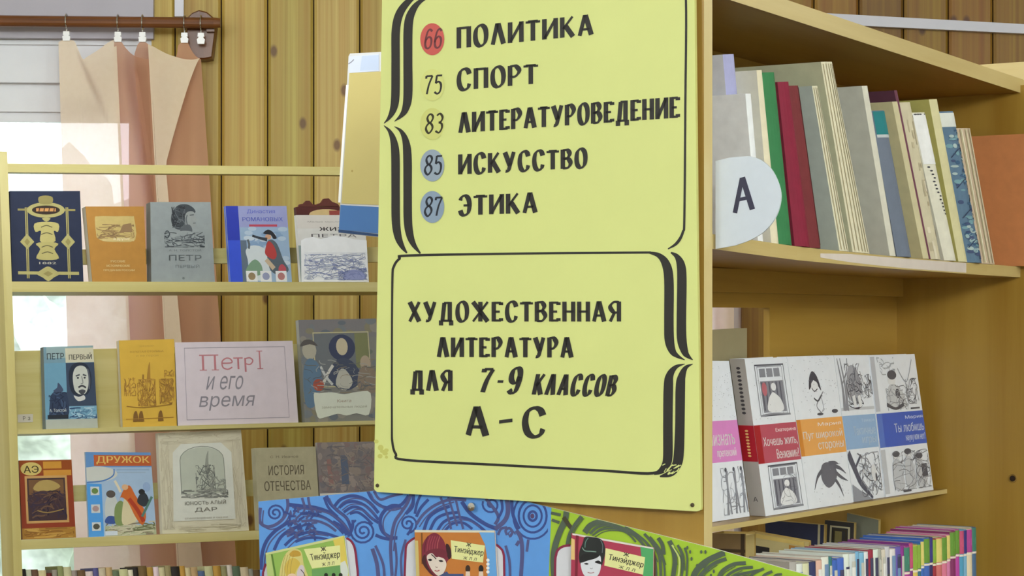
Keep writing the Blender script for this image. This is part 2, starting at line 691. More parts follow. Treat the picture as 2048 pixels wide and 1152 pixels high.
# ------------------------------------------------------------------ the frame of the free-standing bookcase
TH = math.radians(31.8)
D = V((math.sin(TH), math.cos(TH), 0))          # along the shelves, away from the viewer
NF = V((math.cos(TH), -math.sin(TH), 0))        # out of the open front, into the aisle
E0 = V(((1408 - HX) / F * 2.75, 2.75, 0))       # foot of the end panel's front corner
FP = Plane(E0, NF)                              # front plane
PP = Plane(E0, -D)                              # outer face of the end panel


def BC(t, c, z):
    return E0 + D * t + NF * c + Z * z


def tof(p):
    return (p - E0).dot(D)


# ------------------------------------------------------------------ room shell
WA = math.radians(3)
WU = V((math.cos(WA), math.sin(WA), 0))
WN = V((math.sin(WA), -math.cos(WA), 0))        # into the room
WP = Plane((0, 6.5, 0), WN)


def WQ(a, z, o=0.0):
    return V((0, 6.5, 0)) + WU * a + WN * o + Z * z


def wa(px, py=500):
    return (WP.at(px, py) - V((0, 6.5, 0))).dot(WU)


def wz(py, px=300):
    return WP.at(px, py).z


CEIL = 3.1
OPEN = [(wa(-520), wa(303), .40, wz(-150)), (wa(1240), wa(1484), .75, wz(320, 1400))]


def wall_back():
    mb = MB()
    rnd = random.Random(4)
    pitch = 91.4 / F * 6.5
    a0 = wa(535)
    k0, k1 = int((-4.2 - a0) / pitch) - 1, int((4.6 - a0) / pitch) + 1
    for k in range(k0, k1):
        l, r = a0 + k * pitch, a0 + (k + 1) * pitch
        tone = rnd.uniform(.84, 1.0)
        stain = (.74, .64, .38) if l > wa(1400) else (1, 1, 1)      # the planks at the right are stained darker
        col = tuple(int(255 * tone * q * w) for q, w in zip((1, rnd.uniform(.95, 1), rnd.uniform(.85, 1)), stain))
        cuts = sorted({l, r} | {x for o in OPEN for x in o[:2] if l < x < r})
        for i in range(len(cuts) - 1):
            x0, x1 = cuts[i], cuts[i + 1]
            mid = (x0 + x1) / 2
            zs = [(0, CEIL)]
            for o in OPEN:
                if o[0] <= mid <= o[1]:
                    zs = [(0, o[2]), (o[3], CEIL)]
            for z0, z1 in zs:
                gl = .0062 if x0 == l else 0
                gr = .0062 if x1 == r else 0
                prof = [(x0 + gl * .35, -.016), (x0 + gl * .35, -.006), (x0 + gl * 1.6, 0), (x1 - gr * 1.6, 0), (x1 - gr * .35, -.006), (x1 - gr * .35, -.016)]
                uo = (rnd.uniform(0, 50), k * 3.17)
                for j in range(5):
                    p, q = prof[j], prof[j + 1]
                    mb.face([WQ(p[0], z0, p[1]), WQ(q[0], z0, q[1]), WQ(q[0], z1, q[1]), WQ(p[0], z1, p[1])], col, 0,
                            [(z0 + uo[0], p[0] - l + uo[1]), (z0 + uo[0], q[0] - l + uo[1]), (z1 + uo[0], q[0] - l + uo[1]), (z1 + uo[0], p[0] - l + uo[1])])
    # the masonry behind the planks, with the two openings
    xs = [-4.2, OPEN[0][0], OPEN[0][1], OPEN[1][0], OPEN[1][1], 4.6]
    for i in range(5):
        zs = [(0, CEIL)] if i % 2 == 0 else [(0, OPEN[i // 2][2]), (OPEN[i // 2][3], CEIL)]
        for z0, z1 in zs:
            mb.box(WQ(xs[i], z0, -.24), WN * .224, Z * (z1 - z0), WU * (xs[i + 1] - xs[i]), mi=1)
    tag(mb.build('wall_back', [M_PLANK, M_DARK]), kind='structure')


wall_back()


def shell():
    y0 = -3.2
    for nm, o, A, B, C, m in [
        ('floor', (-4.3, y0, -.1), (8.9, 0, 0), (0, 10.0, 0), (0, 0, .1), M_FLOOR),
        ('ceiling', (-4.3, y0, CEIL), (8.9, 0, 0), (0, 10.0, 0), (0, 0, .1), M_CEIL),
        ('wall_left', (-4.3, y0, 0), (.1, 0, 0), (0, 9.46, 0), (0, 0, CEIL), M_PLASTER),
        ('wall_right', (4.5, y0, 0), (.1, 0, 0), (0, 9.9, 0), (0, 0, CEIL), M_PLASTER),
        ('wall_front', (-4.2, y0, 0), (8.7, 0, 0), (0, .1, 0), (0, 0, CEIL), M_PLASTER)]:
        mb = MB()
        mb.box(o, A, B, C)
        tag(mb.build(nm, m), kind='structure')


shell()


def window(n, o, with_head):
    x0, x1, z0, z1 = o
    mb = MB()
    q = lambda a, b, lo, hi, f, t: mb.box(WQ(a, lo, f - t), WN * t, Z * (hi - lo), WU * (b - a))
    # fixed frame
    top = wz(165) if with_head else z1 - .07
    q(x0, x1, top, z1, -.02, .10)
    q(x0, x0 + .05, z0, top, -.02, .10)
    q(x1 - .03, x1, z0, top, -.02, .10)
    q(x0, x1, z0, z0 + .05, -.02, .10)
    if with_head:
        q(x0, x1, wz(90), z1, -.008, .012)
    root = tag(mb.build('window_%d' % n, M_WHITE, loc=WQ((x0 + x1) / 2, z0)), kind='structure')
    mb = MB()
    q = lambda a, b, lo, hi, f, t: mb.box(WQ(a, lo, f - t), WN * t, Z * (hi - lo), WU * (b - a))
    s = top - .003
    gl = wz(241) if with_head else s - .07
    q(x0 + .052, x1 - .032, gl + .03, s + .03, -.05, .05)
    q(x0 + .052, x1 - .032, gl, gl + .03, -.065, .035)
    q(x0 + .052, x0 + .1, z0 + .052, gl, -.05, .05)
    q(x1 - .075, x1 - .032, z0 + .052, gl, -.05, .05)
    q(x0 + .052, x1 - .032, z0 + .052, z0 + .11, -.05, .05)
    if with_head:
        mx = wa(-200)
        q(mx - .03, mx + .03, z0 + .11, gl, -.05, .05)
    mb.build('window_sash', M_WHITE, root)
    mb = MB()
    mb.box(WQ(x0 + .1, z0 + .1, -.078), WN * .005, Z * (gl - z0 - .09), WU * (x1 - x0 - .17))
    mb.build('window_pane', M_GLASS, root)


window(1, OPEN[0], True)
window(2, OPEN[1], False)


def trims():
    # lilac-grey head board over the first window
    mb = MB()
    a0, a1, z0, z1 = wa(-540), wa(309), wz(80), wz(-60)
    r = .05
    pr = [(a0, z0), (a1, z0), (a1, z1 - r)] + [(a1 - r + r * math.cos(q), z1 - r + r * math.sin(q)) for q in (.4, .8, 1.2)] + [(a1 - r, z1), (a0, z1)]
    mb.face([WQ(a, z, .03) for a, z in pr])
    for i in range(len(pr)):
        p, q = pr[i], pr[(i + 1) % len(pr)]
        mb.face([WQ(*p, .03), WQ(*p, .001), WQ(*q, .001), WQ(*q, .03)])
    tag(mb.build('trim_1', M_LILAC), kind='structure')
    # pale trunking across the planks at the upper right
    mb = MB()
    P = [WP.at(1560, 24), WP.at(2300, 65), WP.at(2300, 82), WP.at(1560, 46)]
    mb.hexa([p + WN * o for o in (.001, .028) for p in (P[3], P[2], P[0], P[1])])
    tag(mb.build('trim_2', M_RAIL), kind='structure')
    # pale upright conduit above the curtain rod
    mb = MB()
    P = [WP.at(350, -220), WP.at(368, -220), WP.at(368, 34), WP.at(350, 34)]
    mb.hexa([p + WN * o for o in (.001, .012) for p in (P[3], P[2], P[0], P[1])])
    tag(mb.build('trim_3', M_RAIL), kind='structure')


trims()


def outside():
    mb = MB()
    mb.box((-12, 7.2, -.6), (26, 0, 0), (0, 16, 0), (0, 0, .1))
    tag(mb.build('ground_outside', M_GRASS), kind='structure')
    rnd = random.Random(3)
    import bmesh
    for i, (x, y, z, r, lb) in enumerate([(-2.7, 11.5, 1.0, 1.25, 'pale green leafy tree seen through the window behind the curtain'),
                                          (-5.6, 14.5, 1.4, 1.4, 'pale green tree outside the window, left of the curtain'),
                                          (1.9, 12.5, .6, 1.1, 'pale tree outside, behind the bookcase on the right')]):
        t = thing('tree', (x, y, -.5), lb, 'tree')
        bm = bmesh.new()
        bmesh.ops.create_icosphere(bm, subdivisions=5, radius=r)
        for v in bm.verts:
            q = v.co * 2.2 + V((i * 9, 0, 0))
            v.co *= 1 + .28 * noise.noise(q) + .16 * noise.noise(q * 3.1) + .10 * noise.noise(q * 8)
            v.co += V((0, 0, z + .5))
        me = bpy.data.meshes.new('crown')
        bm.to_mesh(me)
        bm.free()
        me.materials.append(M_LEAF)
        for p in me.polygons:
            p.use_smooth = True
        o = bpy.data.objects.new('crown', me)
        COL.objects.link(o)
        o.parent = t
        mb = MB()
        mb.tube([(x, y, -.5), (x + .05, y, .2), (x, y, z)], [.12, .09, .06])
        mb.build('trunk', M_BARK, t)


outside()


def unseen_lamps():
    for i, (x, y, lw) in enumerate(LAMPS):  # out-of-view pendants, put in for the light they give
        t = thing('ceiling_lamp', (x, y, CEIL), 'unseen fluorescent pendant lamp added overhead to light the room and shelves', 'lamp', 'unseen added lamps')
        mb = MB()
        mb.box((x - .62, y - .06, CEIL - .40), (1.24, 0, 0), (0, .12, 0), (0, 0, .04))
        for k in (-.5, .5):
            mb.tube([(x + k, y, CEIL), (x + k, y, CEIL - .37)], .006, 6)
        mb.build('housing', M_WHITE, t)
        mb = MB()
        for k in (-.08, .08):
            mb.tube([(x - .6, y + k, CEIL - .40), (x + .6, y + k, CEIL - .40)], .016, 10)
        mb.build('tube', M_LAMP, t)
        l = bpy.data.lights.new('tube_light', 'POINT')
        l.shadow_soft_size = .28
        l.energy = lw
        l.color = (.94, .992, 1)
        o = bpy.data.objects.new('tube_light', l)
        COL.objects.link(o)
        o.parent = t
        o.location = (0, 0, -.40)


unseen_lamps()

# ------------------------------------------------------------------ curtain rod, clips, curtain
RP = Plane(WQ(0, 0, .11), WN)                  # plane of the rod
RR = .0165


def rod():
    a, b = RP.at(-560, 37), RP.at(441, 46)
    t = thing('curtain_rod', RP.at(-60, 41), 'dark brown wooden curtain rod over the window, ending on the planks', 'curtain rod')
    mb = MB()
    mb.tube([a, a.lerp(b, .5), b - (b - a).normalized() * .02, b], [RR * 1.12, RR * 1.06, RR, RR * .85], 16)
    mb.build('pole', M_ROD, t)
    mb = MB()
    pr = [(384, 112), (376, 98), (374, 70), (372, 38), (384, 26), (398, 20), (414, 24), (428, 36), (432, 52), (428, 84), (424, 116), (410, 119), (396, 119)]
    f = [WP.off(.068).at(*p) for p in pr]
    g = [p - WN * .066 for p in f]
    f2 = [p.lerp(sum(f, V()) / len(f), .06) + WN * .006 for p in f]
    mb.face(f2)
    for i in range(len(f)):
        j = (i + 1) % len(f)
        mb.face([f[i], f[j], f2[j], f2[i]])
        mb.face([g[i], g[j], f[j], f[i]])
    mb.face(g[::-1])
    s0, s1 = RP.at(412, 62), RP.at(428, 62)
    mb.hexa([p + Z * h + WN * o for o in (-.04, -.012) for h in (0, .018) for p in (s0, s1)])
    mb.build('bracket', M_ROD, t)


rod()


def clips():
    rows = [('first from the left, holding the free edge of the peach curtain', 133, 82),
            ('second from the left, at the start of the brown folds', 236, 84),
            ('third from the left, at the end of the brown folds', 285, 84),
            ('fourth from the left, holding the right edge of the curtain', 369, 86),
            ('rightmost on the rod, hanging empty before the bracket', 402, 88)]
    for lb, px, yb in rows:
        yr = 41 + px * .012
        c = RP.at(px, yr)
        t = thing('curtain_clip', c - Z * .06, 'white curtain clip ' + lb, 'curtain clip', 'curtain clips on the rod')
        mb = MB()
        R = RR + .006
        mb.tube([c + (WN * math.cos(q) + Z * math.sin(q)) * R for q in [2 * math.pi * j / 20 for j in range(21)]], .002, 6, caps=False)
        mb.tube([c - Z * R, c - Z * (R + .012)], .0022, 6)
        mb.build('ring', M_STEEL, t)
        mb = MB()
        z1 = c.z - R - .008
        z0 = RP.at(px, yb).z
        p0 = V((c.x, c.y, 0))
        for s in (-1, 1):
            for (zz0, zz1, w0, w1) in ((z0, z0 + .013, .010, .012), (z0 + .013, z1 - .012, .012, .006), (z1 - .012, z1, .010, .009)):
                P = [p0 + WN * (s * o) + WU * (k * (w0 if z == zz0 else w1)) + Z * z for o in (.0015, .006) for z in (zz0, zz1) for k in (-1, 1)]
                mb.hexa(P)
        mb.build('jaw', M_CLIP, t)


clips()


def sheet(mb, top, xr, off, ybot, reverse=False, nu=40, nz=60):
    """one fall of cloth: top = [(px, row)], xr(u, row, px) -> column, off(px, row) -> distance in front of the rod"""
    pts = smooth([tuple(map(float, p)) for p in top], 8)
    g = []
    for i, (px, ty) in enumerate(pts):
        u = i / (len(pts) - 1)
        col = []
        for j in range(nz + 1):
            py = ty + (ybot - ty) * (j / nz) ** 1.4
            x = xr(u, py, px)
            col.append(Plane(WQ(0, 0, .11 + off(x, py)), WN).at(flare1(x, py), py))
        g.append(col)
    for i in range(len(g) - 1):
        for j in range(nz):
            q = [g[i][j], g[i][j + 1], g[i + 1][j + 1], g[i + 1][j]]
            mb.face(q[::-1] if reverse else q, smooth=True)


def flare1(px, py):
    if px > 600:
        return px
    s = (px - 118) / (398 - 118)
    k = max(0, (py - 90)) / 800.0
    return px + k * (24 * (1 - s) + 56 * s)


def sstep(d, w):
    return 1 / (1 + math.exp(max(-40, min(40, -d / w))))


def curtain():
    mb = MB()
    Y = 1420
    keep = lambda u, py, px: px
    low = lambda py: min(1, max(0, (py - 95) / 60))

    # left fall, with a flap whose slanting edge runs down to the right
    def off_a(x, py):
        f = 1 if py < 195 else max(0, 1 - (py - 195) / 50)
        edge = 157 + (py - 112) * .43
        return .030 * f * low(py) * (1 - sstep(x - edge, 1.3)) - .012 * f * low(py) * sstep(x - edge, 4) + .006 * math.sin((x - 117) * .05) * low(py)
    sheet(mb, [(117, 84), (126, 80), (134, 79), (142, 80), (150, 84), (158, 104), (165, 118), (174, 113), (186, 106), (200, 97), (212, 88), (224, 81), (233, 80)], keep, off_a, Y)

    # brown reverse showing between the second and third clips, folded to a deep valley
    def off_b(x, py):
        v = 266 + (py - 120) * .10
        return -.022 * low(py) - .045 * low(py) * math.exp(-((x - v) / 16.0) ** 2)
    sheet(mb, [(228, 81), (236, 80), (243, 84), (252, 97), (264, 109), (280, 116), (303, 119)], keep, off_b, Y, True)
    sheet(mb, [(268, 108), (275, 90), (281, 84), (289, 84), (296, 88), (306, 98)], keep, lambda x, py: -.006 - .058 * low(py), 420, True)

    # right fall: cream face with a slanting hem, a strip turned brown side out behind it
    def hem(u, py, px):
        if py < 330:
            r = 398 - 81 * (max(0, py - 116) / 214) ** .82
        else:
            r = 317 + (py - 330) * .03
        return px if px < 300 else 298 + (px - 298) * (r - 298) / 100.0
    sheet(mb, [(296, 88), (302, 91), (310, 95), (320, 101), (334, 108), (348, 113), (362, 117), (376, 119), (388, 119), (398, 116)], hem,
          lambda x, py: .012 + .034 * low(py) + .012 * low(py) * math.sin((x - 296) * .045 + 1.2 + py * .006), Y)
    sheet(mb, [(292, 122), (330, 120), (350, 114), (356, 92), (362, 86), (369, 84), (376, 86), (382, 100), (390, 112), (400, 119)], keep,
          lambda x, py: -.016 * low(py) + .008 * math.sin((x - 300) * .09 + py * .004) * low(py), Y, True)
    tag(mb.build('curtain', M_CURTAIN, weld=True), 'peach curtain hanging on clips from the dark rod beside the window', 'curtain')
    mb = MB()
    sheet(mb, [(1230, 330), (1270, 330), (1310, 330), (1350, 330), (1400, 330), (1440, 330), (1468, 330)], keep, lambda x, py: .02 * math.sin(x * .09), 1400)
    tag(mb.build('curtain', M_CURTAIN, weld=True), 'pale pink curtain glimpsed through the bookcase gap behind the white paperbacks', 'curtain')


curtain()

# ------------------------------------------------------------------ hexahedral books


class Hex:
    """p(a, b, c): a depth 0 front..1 back, b up, c right"""

    def __init__(s, TL, TR, BR, BL, depth):
        s.q = [V(TL), V(TR), V(BR), V(BL)]
        s.d = V(depth)

    def p(s, a, b, c):
        TL, TR, BR, BL = s.q
        return (BL * (1 - c) + BR * c) * (1 - b) + (TL * (1 - c) + TR * c) * b + s.d * a

    def sub(s, mb, a, b, c, **k):
        mb.hexa([s.p(i, j, l) for i in a for j in b for l in c], **k)

    def size(s):
        return s.d.length, (s.p(0, 1, .5) - s.p(0, 0, .5)).length, (s.p(0, .5, 1) - s.p(0, .5, 0)).length

    def nrm(s):
        n = (s.p(0, 0, 1) - s.p(0, 0, 0)).cross(s.p(0, 1, 0) - s.p(0, 0, 0)).normalized()
        return n if n.dot(s.d) < 0 else -n

    def base(s):
        return (s.p(0, 0, .5) + s.p(1, 0, .5)) / 2


def face_book(label, H, col, art=None, pages=(232, 226, 206), group=None, spine_col=None, back=None, m=None, cat='book', name='book', bt=.0018, edge=None):
    m = m or M_GLOSS
    t = thing(name, H.base(), label, cat, group)
    dl, hl, wl = H.size()
    e, k = min(.3, bt / dl), bt / wl
    mb = MB()
    ec = edge or col
    H.sub(mb, (0, e), (0, 1), (0, 1), col=ec, fc={'a0': col})
    H.sub(mb, (1 - e, 1), (0, 1), (0, 1), col=back or ec)
    H.sub(mb, (e, 1 - e), (0, 1), (0, k), col=spine_col or ec)
    if art:
        n = H.nrm()
        art(Art(mb, lambda u, v: H.p(0, v, u), n, sx=wl / hl, clip=[(0, 0), (1, 0), (1, 1), (0, 1)]))
    mb.build('cover', m, t)
    mb = MB()
    H.sub(mb, (e, 1 - e), (.012, .988), (k, .975), col=pages)
    mb.build('page_block', M_PAPER, t)
    return t


def spine_book(label, H, col, board=None, pages=(226, 216, 188), group=None, art=None, m=None, name='book', cat='book', bt=.0018, bulge=.18, inset=.012):
    m = m or M_CLOTH
    t = thing(name, H.base(), label, cat, group)
    dl, hl, wl = H.size()
    e, k = bt / dl, min(.3, bt / wl)
    mb = MB()
    b = board or col
    H.sub(mb, (0, 1), (0, 1), (0, k), col=b)
    H.sub(mb, (0, 1), (0, 1), (1 - k, 1), col=b)
    # rounded spine
    n = 8
    bl = bulge * wl / dl
    prof = [(-bl * math.sin(math.pi * i / n), i / n) for i in range(n + 1)]
    for i in range(n):
        (a0, c0), (a1, c1) = prof[i], prof[i + 1]
        mb.face([H.p(a0, 0, c0), H.p(a1, 0, c1), H.p(a1, 1, c1), H.p(a0, 1, c0)], col, smooth=True)
        for bb in (0, 1):
            mb.face([H.p(a0, bb, c0), H.p(a1, bb, c1), H.p(e, bb, c1), H.p(e, bb, c0)], col)
    if art:
        def fn(u, v):
            return H.p(-bl * math.sin(math.pi * min(1, max(0, u))), v, u)
        art(Art(mb, fn, H.nrm(), sx=wl / hl, nx=n, base=.0007))
    mb.build('cover', m, t)
    mb = MB()
    H.sub(mb, (e * 1.2, .975), (inset, 1 - inset), (k, 1 - k), col=pages)
    mb.build('page_block', M_PAPER, t)
    return t


ORD = ['first', 'second', 'third', 'fourth', 'fifth', 'sixth', 'seventh', 'eighth', 'ninth', 'tenth', 'eleventh', 'twelfth', 'thirteenth', 'fourteenth', 'fifteenth',
       'sixteenth', 'seventeenth', 'eighteenth', 'nineteenth', 'twentieth', 'twenty-first', 'twenty-second', 'twenty-third', 'twenty-fourth', 'twenty-fifth',
       'twenty-sixth', 'twenty-seventh', 'twenty-eighth', 'twenty-ninth', 'thirtieth', 'thirty-first', 'thirty-second', 'thirty-third', 'thirty-fourth', 'thirty-fifth',
       'thirty-sixth', 'thirty-seventh', 'thirty-eighth', 'thirty-ninth', 'fortieth']
# ------------------------------------------------------------------ free-standing bookcase
T_END = 1.29


def fz(px, py, c=0.0):
    p = FP.off(c).at(px, py)
    return tof(p), p.z


def line_z(pts, c=0.0):
    q = sorted(fz(x, y, c) for x, y in pts)

    def f(t):
        for (t0, z0), (t1, z1) in zip(q, q[1:]):
            if t <= t1 or (t1, z1) == q[-1]:
                return z0 + (z1 - z0) * (t - t0) / (t1 - t0)
    return f


z_top = line_z([(1460, 0), (2045, 187)])
z_mid = line_z([(1427, 498), (1493, 507), (1600, 521), (1780, 537), (1950, 549), (2045, 555)])
C_LOW = -.140
z_low = line_z([(1427, 1064), (1880, 989)], C_LOW)
TH_TOP, TH_MID, TH_LOW = .026, .0195, .008
CB = -.25                                       # centre panel between the two halves


def board(mb, zf, th, c0, c1, t0, t1, n=1):
    for i in range(n):
        a, b = t0 + (t1 - t0) * i / n, t0 + (t1 - t0) * (i + 1) / n
        mb.hexa([BC(t, c, zf(t) + h) for h in (0, th) for t in (a, b) for c in (c0, c1)], mi=0, fm={'c1': 1})


def bookcase():
    root = thing('bookcase', BC(.6, -.25, 0), 'tall lacquered wooden bookcase with the yellow lettered sign on its end panel', 'bookcase')
    two = [M_BOARD, M_EDGE]
    mb = MB()
    mb.hexa([BC(t, c, z) for z in (0, 1.99) for t in (0, .0245) for c in (-.5, 0)], fm={'c1': 1})
    mb.build('end_panel', two, root)
    mb = MB()
    mb.hexa([BC(t, c, z) for z in (0, 1.93) for t in (T_END, T_END + .024) for c in (-.5, .024)], fm={'c1': 1})
    mb.build('side_panel', two, root)
    mb = MB()
    board(mb, z_top, TH_TOP, -.5, 0, .0245, T_END + .024, 1)
    mb.build('top_board', two, root)
    mb = MB()
    board(mb, z_mid, TH_MID, CB + .012, 0, .0245, T_END, 14)
    mb.build('shelf', two, root)
    mb = MB()
    board(mb, z_low, TH_LOW, CB + .012, C_LOW, .0245, T_END, 1)
    tag(mb.build('shelf', two, root), 'shallow display ledge')
    for z, c0 in ((Z_MAG - .02, -.49), (.5, CB + .012), (.09, CB + .012)):
        mb = MB()
        board(mb, lambda t: z, .02, c0, -.01, .0245, T_END, 1)
        mb.build('shelf', two, root)
    # centre panels: whole bay above the middle shelf, a part of the bay below it
    g = tof(FP.off(CB).at(1527, 700))
    mb = MB()
    mb.hexa([BC(t, c, z) for z in (1.52, 1.935) for t in (.0245, T_END) for c in (CB, CB + .011)])
    mb.build('back_panel', M_BOARD, root)
    mb = MB()
    mb.hexa([BC(t, c, z) for z in (Z_BP, 1.52) for t in (g, T_END) for c in (CB, CB + .011)])
    mb.build('back_panel', M_BOARD, root)
    mb = MB()
    mb.hexa([BC(t, c, z) for z in (.09, Z_MAG - .02) for t in (.0245, T_END) for c in (CB, CB + .011)])
    mb.build('back_panel', M_BOARD, root)
    # worn, paint-rubbed stretch on the middle shelf's front edge
    mb = MB()
    ts = [fz(x, 545)[0] for x in (1640, 1700, 1760, 1820, 1880, 1932)]
    lo = [.007, .004, .003, .002, .002, .002]
    hi = [.013, .0165, .017, .0175, .018, .0185]
    for i in range(5):
        mb.face([BC(ts[i], .0004, z_mid(ts[i]) + lo[i]), BC(ts[i + 1], .0004, z_mid(ts[i + 1]) + lo[i + 1]), BC(ts[i + 1], .0004, z_mid(ts[i + 1]) + hi[i + 1]), BC(ts[i], .0004, z_mid(ts[i]) + hi[i])], (216, 206, 198))
    tag(mb.build('worn_patch', M_PAPER, root), 'pale worn patch on the shelf edge')
    zr = FP.off(CB + .011).at(1500, 586).z
    mb = MB()
    mb.hexa([BC(t, c, z) for z in (zr, z_mid(.6)) for t in (.0245, T_END) for c in (CB + .011, CB + .024)])
    mb.build('rail', M_BOARD, root)
    # bored hole in the side panel
    o = FP.off(-.012).at(2025, 957)
    h = Plane(BC(T_END - .0012, 0, 0), -D).at(2025, 957)
    mb = MB()
    mb.face([h + (NF * math.cos(q) + Z * math.sin(q)) * .0055 for q in [2 * math.pi * j / 16 for j in range(16)]], (40, 26, 14))
    mb.tube([h + D * .001, h - D * .0004], [.008, .0075], 16, (150, 120, 66), caps=False)
    mb.build('bored_hole', M_PAPER, root)
    return root


Z_MAG = .885
Z_BP = 1.19                                     # lower edge of the panel behind the display ledge
bookcase()


def side_bookcase():
    t0 = T_END + .027
    root = thing('bookcase', BC(t0 + .14, .25, 0), 'neighbouring wooden bookcase whose top board shows at the right edge', 'bookcase')
    zt = Plane(BC(t0, 0, 0), -D).at(1995, 127).z
    two = [M_BOARD, M_EDGE]
    mb = MB()
    mb.hexa([BC(t, c, z) for z in (zt - .05, zt) for t in (t0, t0 + .26) for c in (-.25, .62)], fm={'a0': 0, 'b0': 1})
    mb.build('top_board', two, root)
    for c in (.02, .60):
        mb = MB()
        mb.hexa([BC(t, cc, z) for z in (0, zt - .05) for t in (t0, t0 + .26) for cc in (c, c + .02)], fm={'b0': 1})
        mb.build('side_panel', two, root)
    mb = MB()
    mb.hexa([BC(t, c, z) for z in (0.05, zt - .05) for t in (t0 + .25, t0 + .26) for c in (.04, .6)])
    mb.build('back_panel', M_BOARD, root)
    for z in (.1, .5, .9, 1.25, 1.58):
        mb = MB()
        mb.hexa([BC(t, c, zz) for zz in (z, z + .02) for t in (t0 + .002, t0 + .25) for c in (.04, .6)], fm={'b0': 1})
        mb.build('shelf', two, root)


side_bookcase()

# ------------------------------------------------------------------ the yellow sign
INK = (44, 42, 40)


def yellow_sign():
    S = PP.off(.013)
    root = thing('sign', S.at(1075, 1003), 'large yellow lettered sign with black double brackets on the bookcase end', 'sign')
    out = [(770, -78), (1385, -128), (1389, 0), (1394, 500), (1402, 1012), (1401, 1020), (1394, 1023), (754, 984), (748, 978), (748, 970), (756, 500), (764, 0)]
    mb = MB()
    f = [S.at(*p) for p in out]
    yel = (218, 226, 146)
    mb.face(f, yel)
    mb.face([p + D * .006 for p in f[::-1]], (186, 160, 110))
    for i in range(len(f)):
        p, q = f[i], f[(i + 1) % len(f)]
        mb.face([p, q, q + D * .006, p + D * .006], (196, 196, 120))
    a = Art(mb, S.at, -D)
    ra = random.Random(2)
    # faint wear near the lower left
    for i in range(7):
        a.ell(764 + ra.uniform(-12, 10), 900 + ra.uniform(-18, 16), ra.uniform(3, 7), ra.uniform(3, 6), (200, 202, 112), 10)
    # upper bracket: two heavy strokes at the left, a fine one at the right
    a.stroke([(838, -12), (818, 2), (800, 26), (792, 60), (791.5, 120), (791, 190), (787, 218), (778, 236), (768, 247)], [6, 12, 16, 17, 17, 17, 14, 7, 1], INK, 6)
    a.stroke([(866, -10), (842, 2), (826, 20), (817, 50), (816, 120), (816, 190), (811, 218), (802, 232), (789, 243)], [4, 8, 14, 18, 18, 18, 14, 8, 1], INK, 6)
    a.stroke([(768, 251), (779, 262), (787, 280), (791, 310), (791.5, 380), (792, 440), (796, 472), (804, 492), (814, 506)], [1, 7, 13, 17, 17, 17, 15, 10, 3], INK, 6)
    a.stroke([(789, 253), (802, 262), (811, 280), (815, 310), (815.5, 380), (816, 440), (820, 470), (828, 490), (841, 507)], [1, 7, 13, 17, 17, 17, 15, 10, 3], INK, 6)
    a.stroke([(860, -12), (1100, -30), (1330, -46), (1362, -36), (1372, 0), (1371, 200), (1369, 430), (1366, 464), (1354, 486), (1336, 498)], [4, 4, 4, 5, 4.5, 4.5, 4.5, 5, 6, 2], INK, 6)
    # lower bracket: fine line at the left, two heavy strokes at the right
    a.stroke([(1302, 505), (1050, 507), (820, 511), (800, 517), (788, 533), (785, 560), (784, 700), (784, 850), (785, 885), (792, 908), (812, 920), (1000, 930), (1200, 941), (1296, 947), (1322, 940)],
             [4.5, 4.5, 5, 5, 5, 4.5, 4, 4, 4.5, 5, 5, 5, 5, 5.5, 5], INK, 5)
    a.stroke([(1298, 505), (1318, 511), (1332, 528), (1338, 560), (1338, 640), (1339, 680), (1345, 702), (1355, 712), (1370, 720)], [4, 10, 17, 19, 19, 19, 14, 8, 1], INK, 6)
    a.stroke([(1342, 505), (1354, 513), (1362, 530), (1364, 560), (1363, 640), (1364, 680), (1370, 704), (1377, 713), (1386, 720)], [3, 10, 17, 19, 19, 19, 14, 8, 1], INK, 6)
    a.stroke([(1370, 728), (1352, 734), (1340, 750), (1337, 775), (1336, 850), (1336, 910), (1332, 930), (1322, 942), (1308, 948)], [1, 8, 15, 19, 19, 19, 17, 12, 4], INK, 6)
    a.stroke([(1386, 728), (1372, 735), (1364, 752), (1361, 775), (1360, 850), (1358, 905), (1354, 928), (1342, 946), (1320, 953)], [1, 8, 15, 19, 19, 20, 19, 14, 3], INK, 6)
    for i in range(16):
        x, y = ra.uniform(1316, 1354), ra.uniform(930, 950)
        a.stroke([(x, y), (x + ra.uniform(3, 12), y - ra.uniform(2, 8))], ra.uniform(1, 2.4), yel)
    # words
    W = lambda s, q, **k: letters(a, s, q, INK, **k)
    W('ПОЛИТИКА', [(914, 55), (1187, 29), (1187, 69), (914, 97)])
    W('СПОРТ', [(914, 139), (1076, 128), (1076, 167), (914, 181)])
    W('ЛИТЕРАТУРОВЕДЕНИЕ', [(917, 226), (1360, 193), (1360, 235), (917, 266)], T=.24, gap=.09)
    W('ИСКУССТВО', [(917, 309), (1175, 297), (1175, 335), (917, 349)])
    W('ЭТИКА', [(917, 392), (1075, 385), (1075, 425), (917, 431)])
    W('ХУДОЖЕСТВЕННАЯ', [(816, 604), (1242, 603), (1242, 643), (816, 643)], T=.24)
    W('ЛИТЕРАТУРА', [(874, 675), (1147, 675), (1147, 715), (874, 714)])
    W('ДЛЯ', [(821, 741), (905, 741), (905, 782), (821, 781)])
    W('7-9', [(955, 736), (1038, 736), (1038, 786), (955, 784)], slant=.22, T=.23)
    W('КЛАССОВ', [(1064, 748), (1230, 751), (1230, 792), (1064, 789)], slant=.22, T=.23)
    W('А', [(931, 814), (978, 814), (978, 872), (931, 870)])
    W('–', [(996, 810), (1028, 806), (1028, 868), (996, 872)], T=.11, t=1)
    W('С', [(1045, 816), (1092, 816), (1092, 874), (1045, 873)])
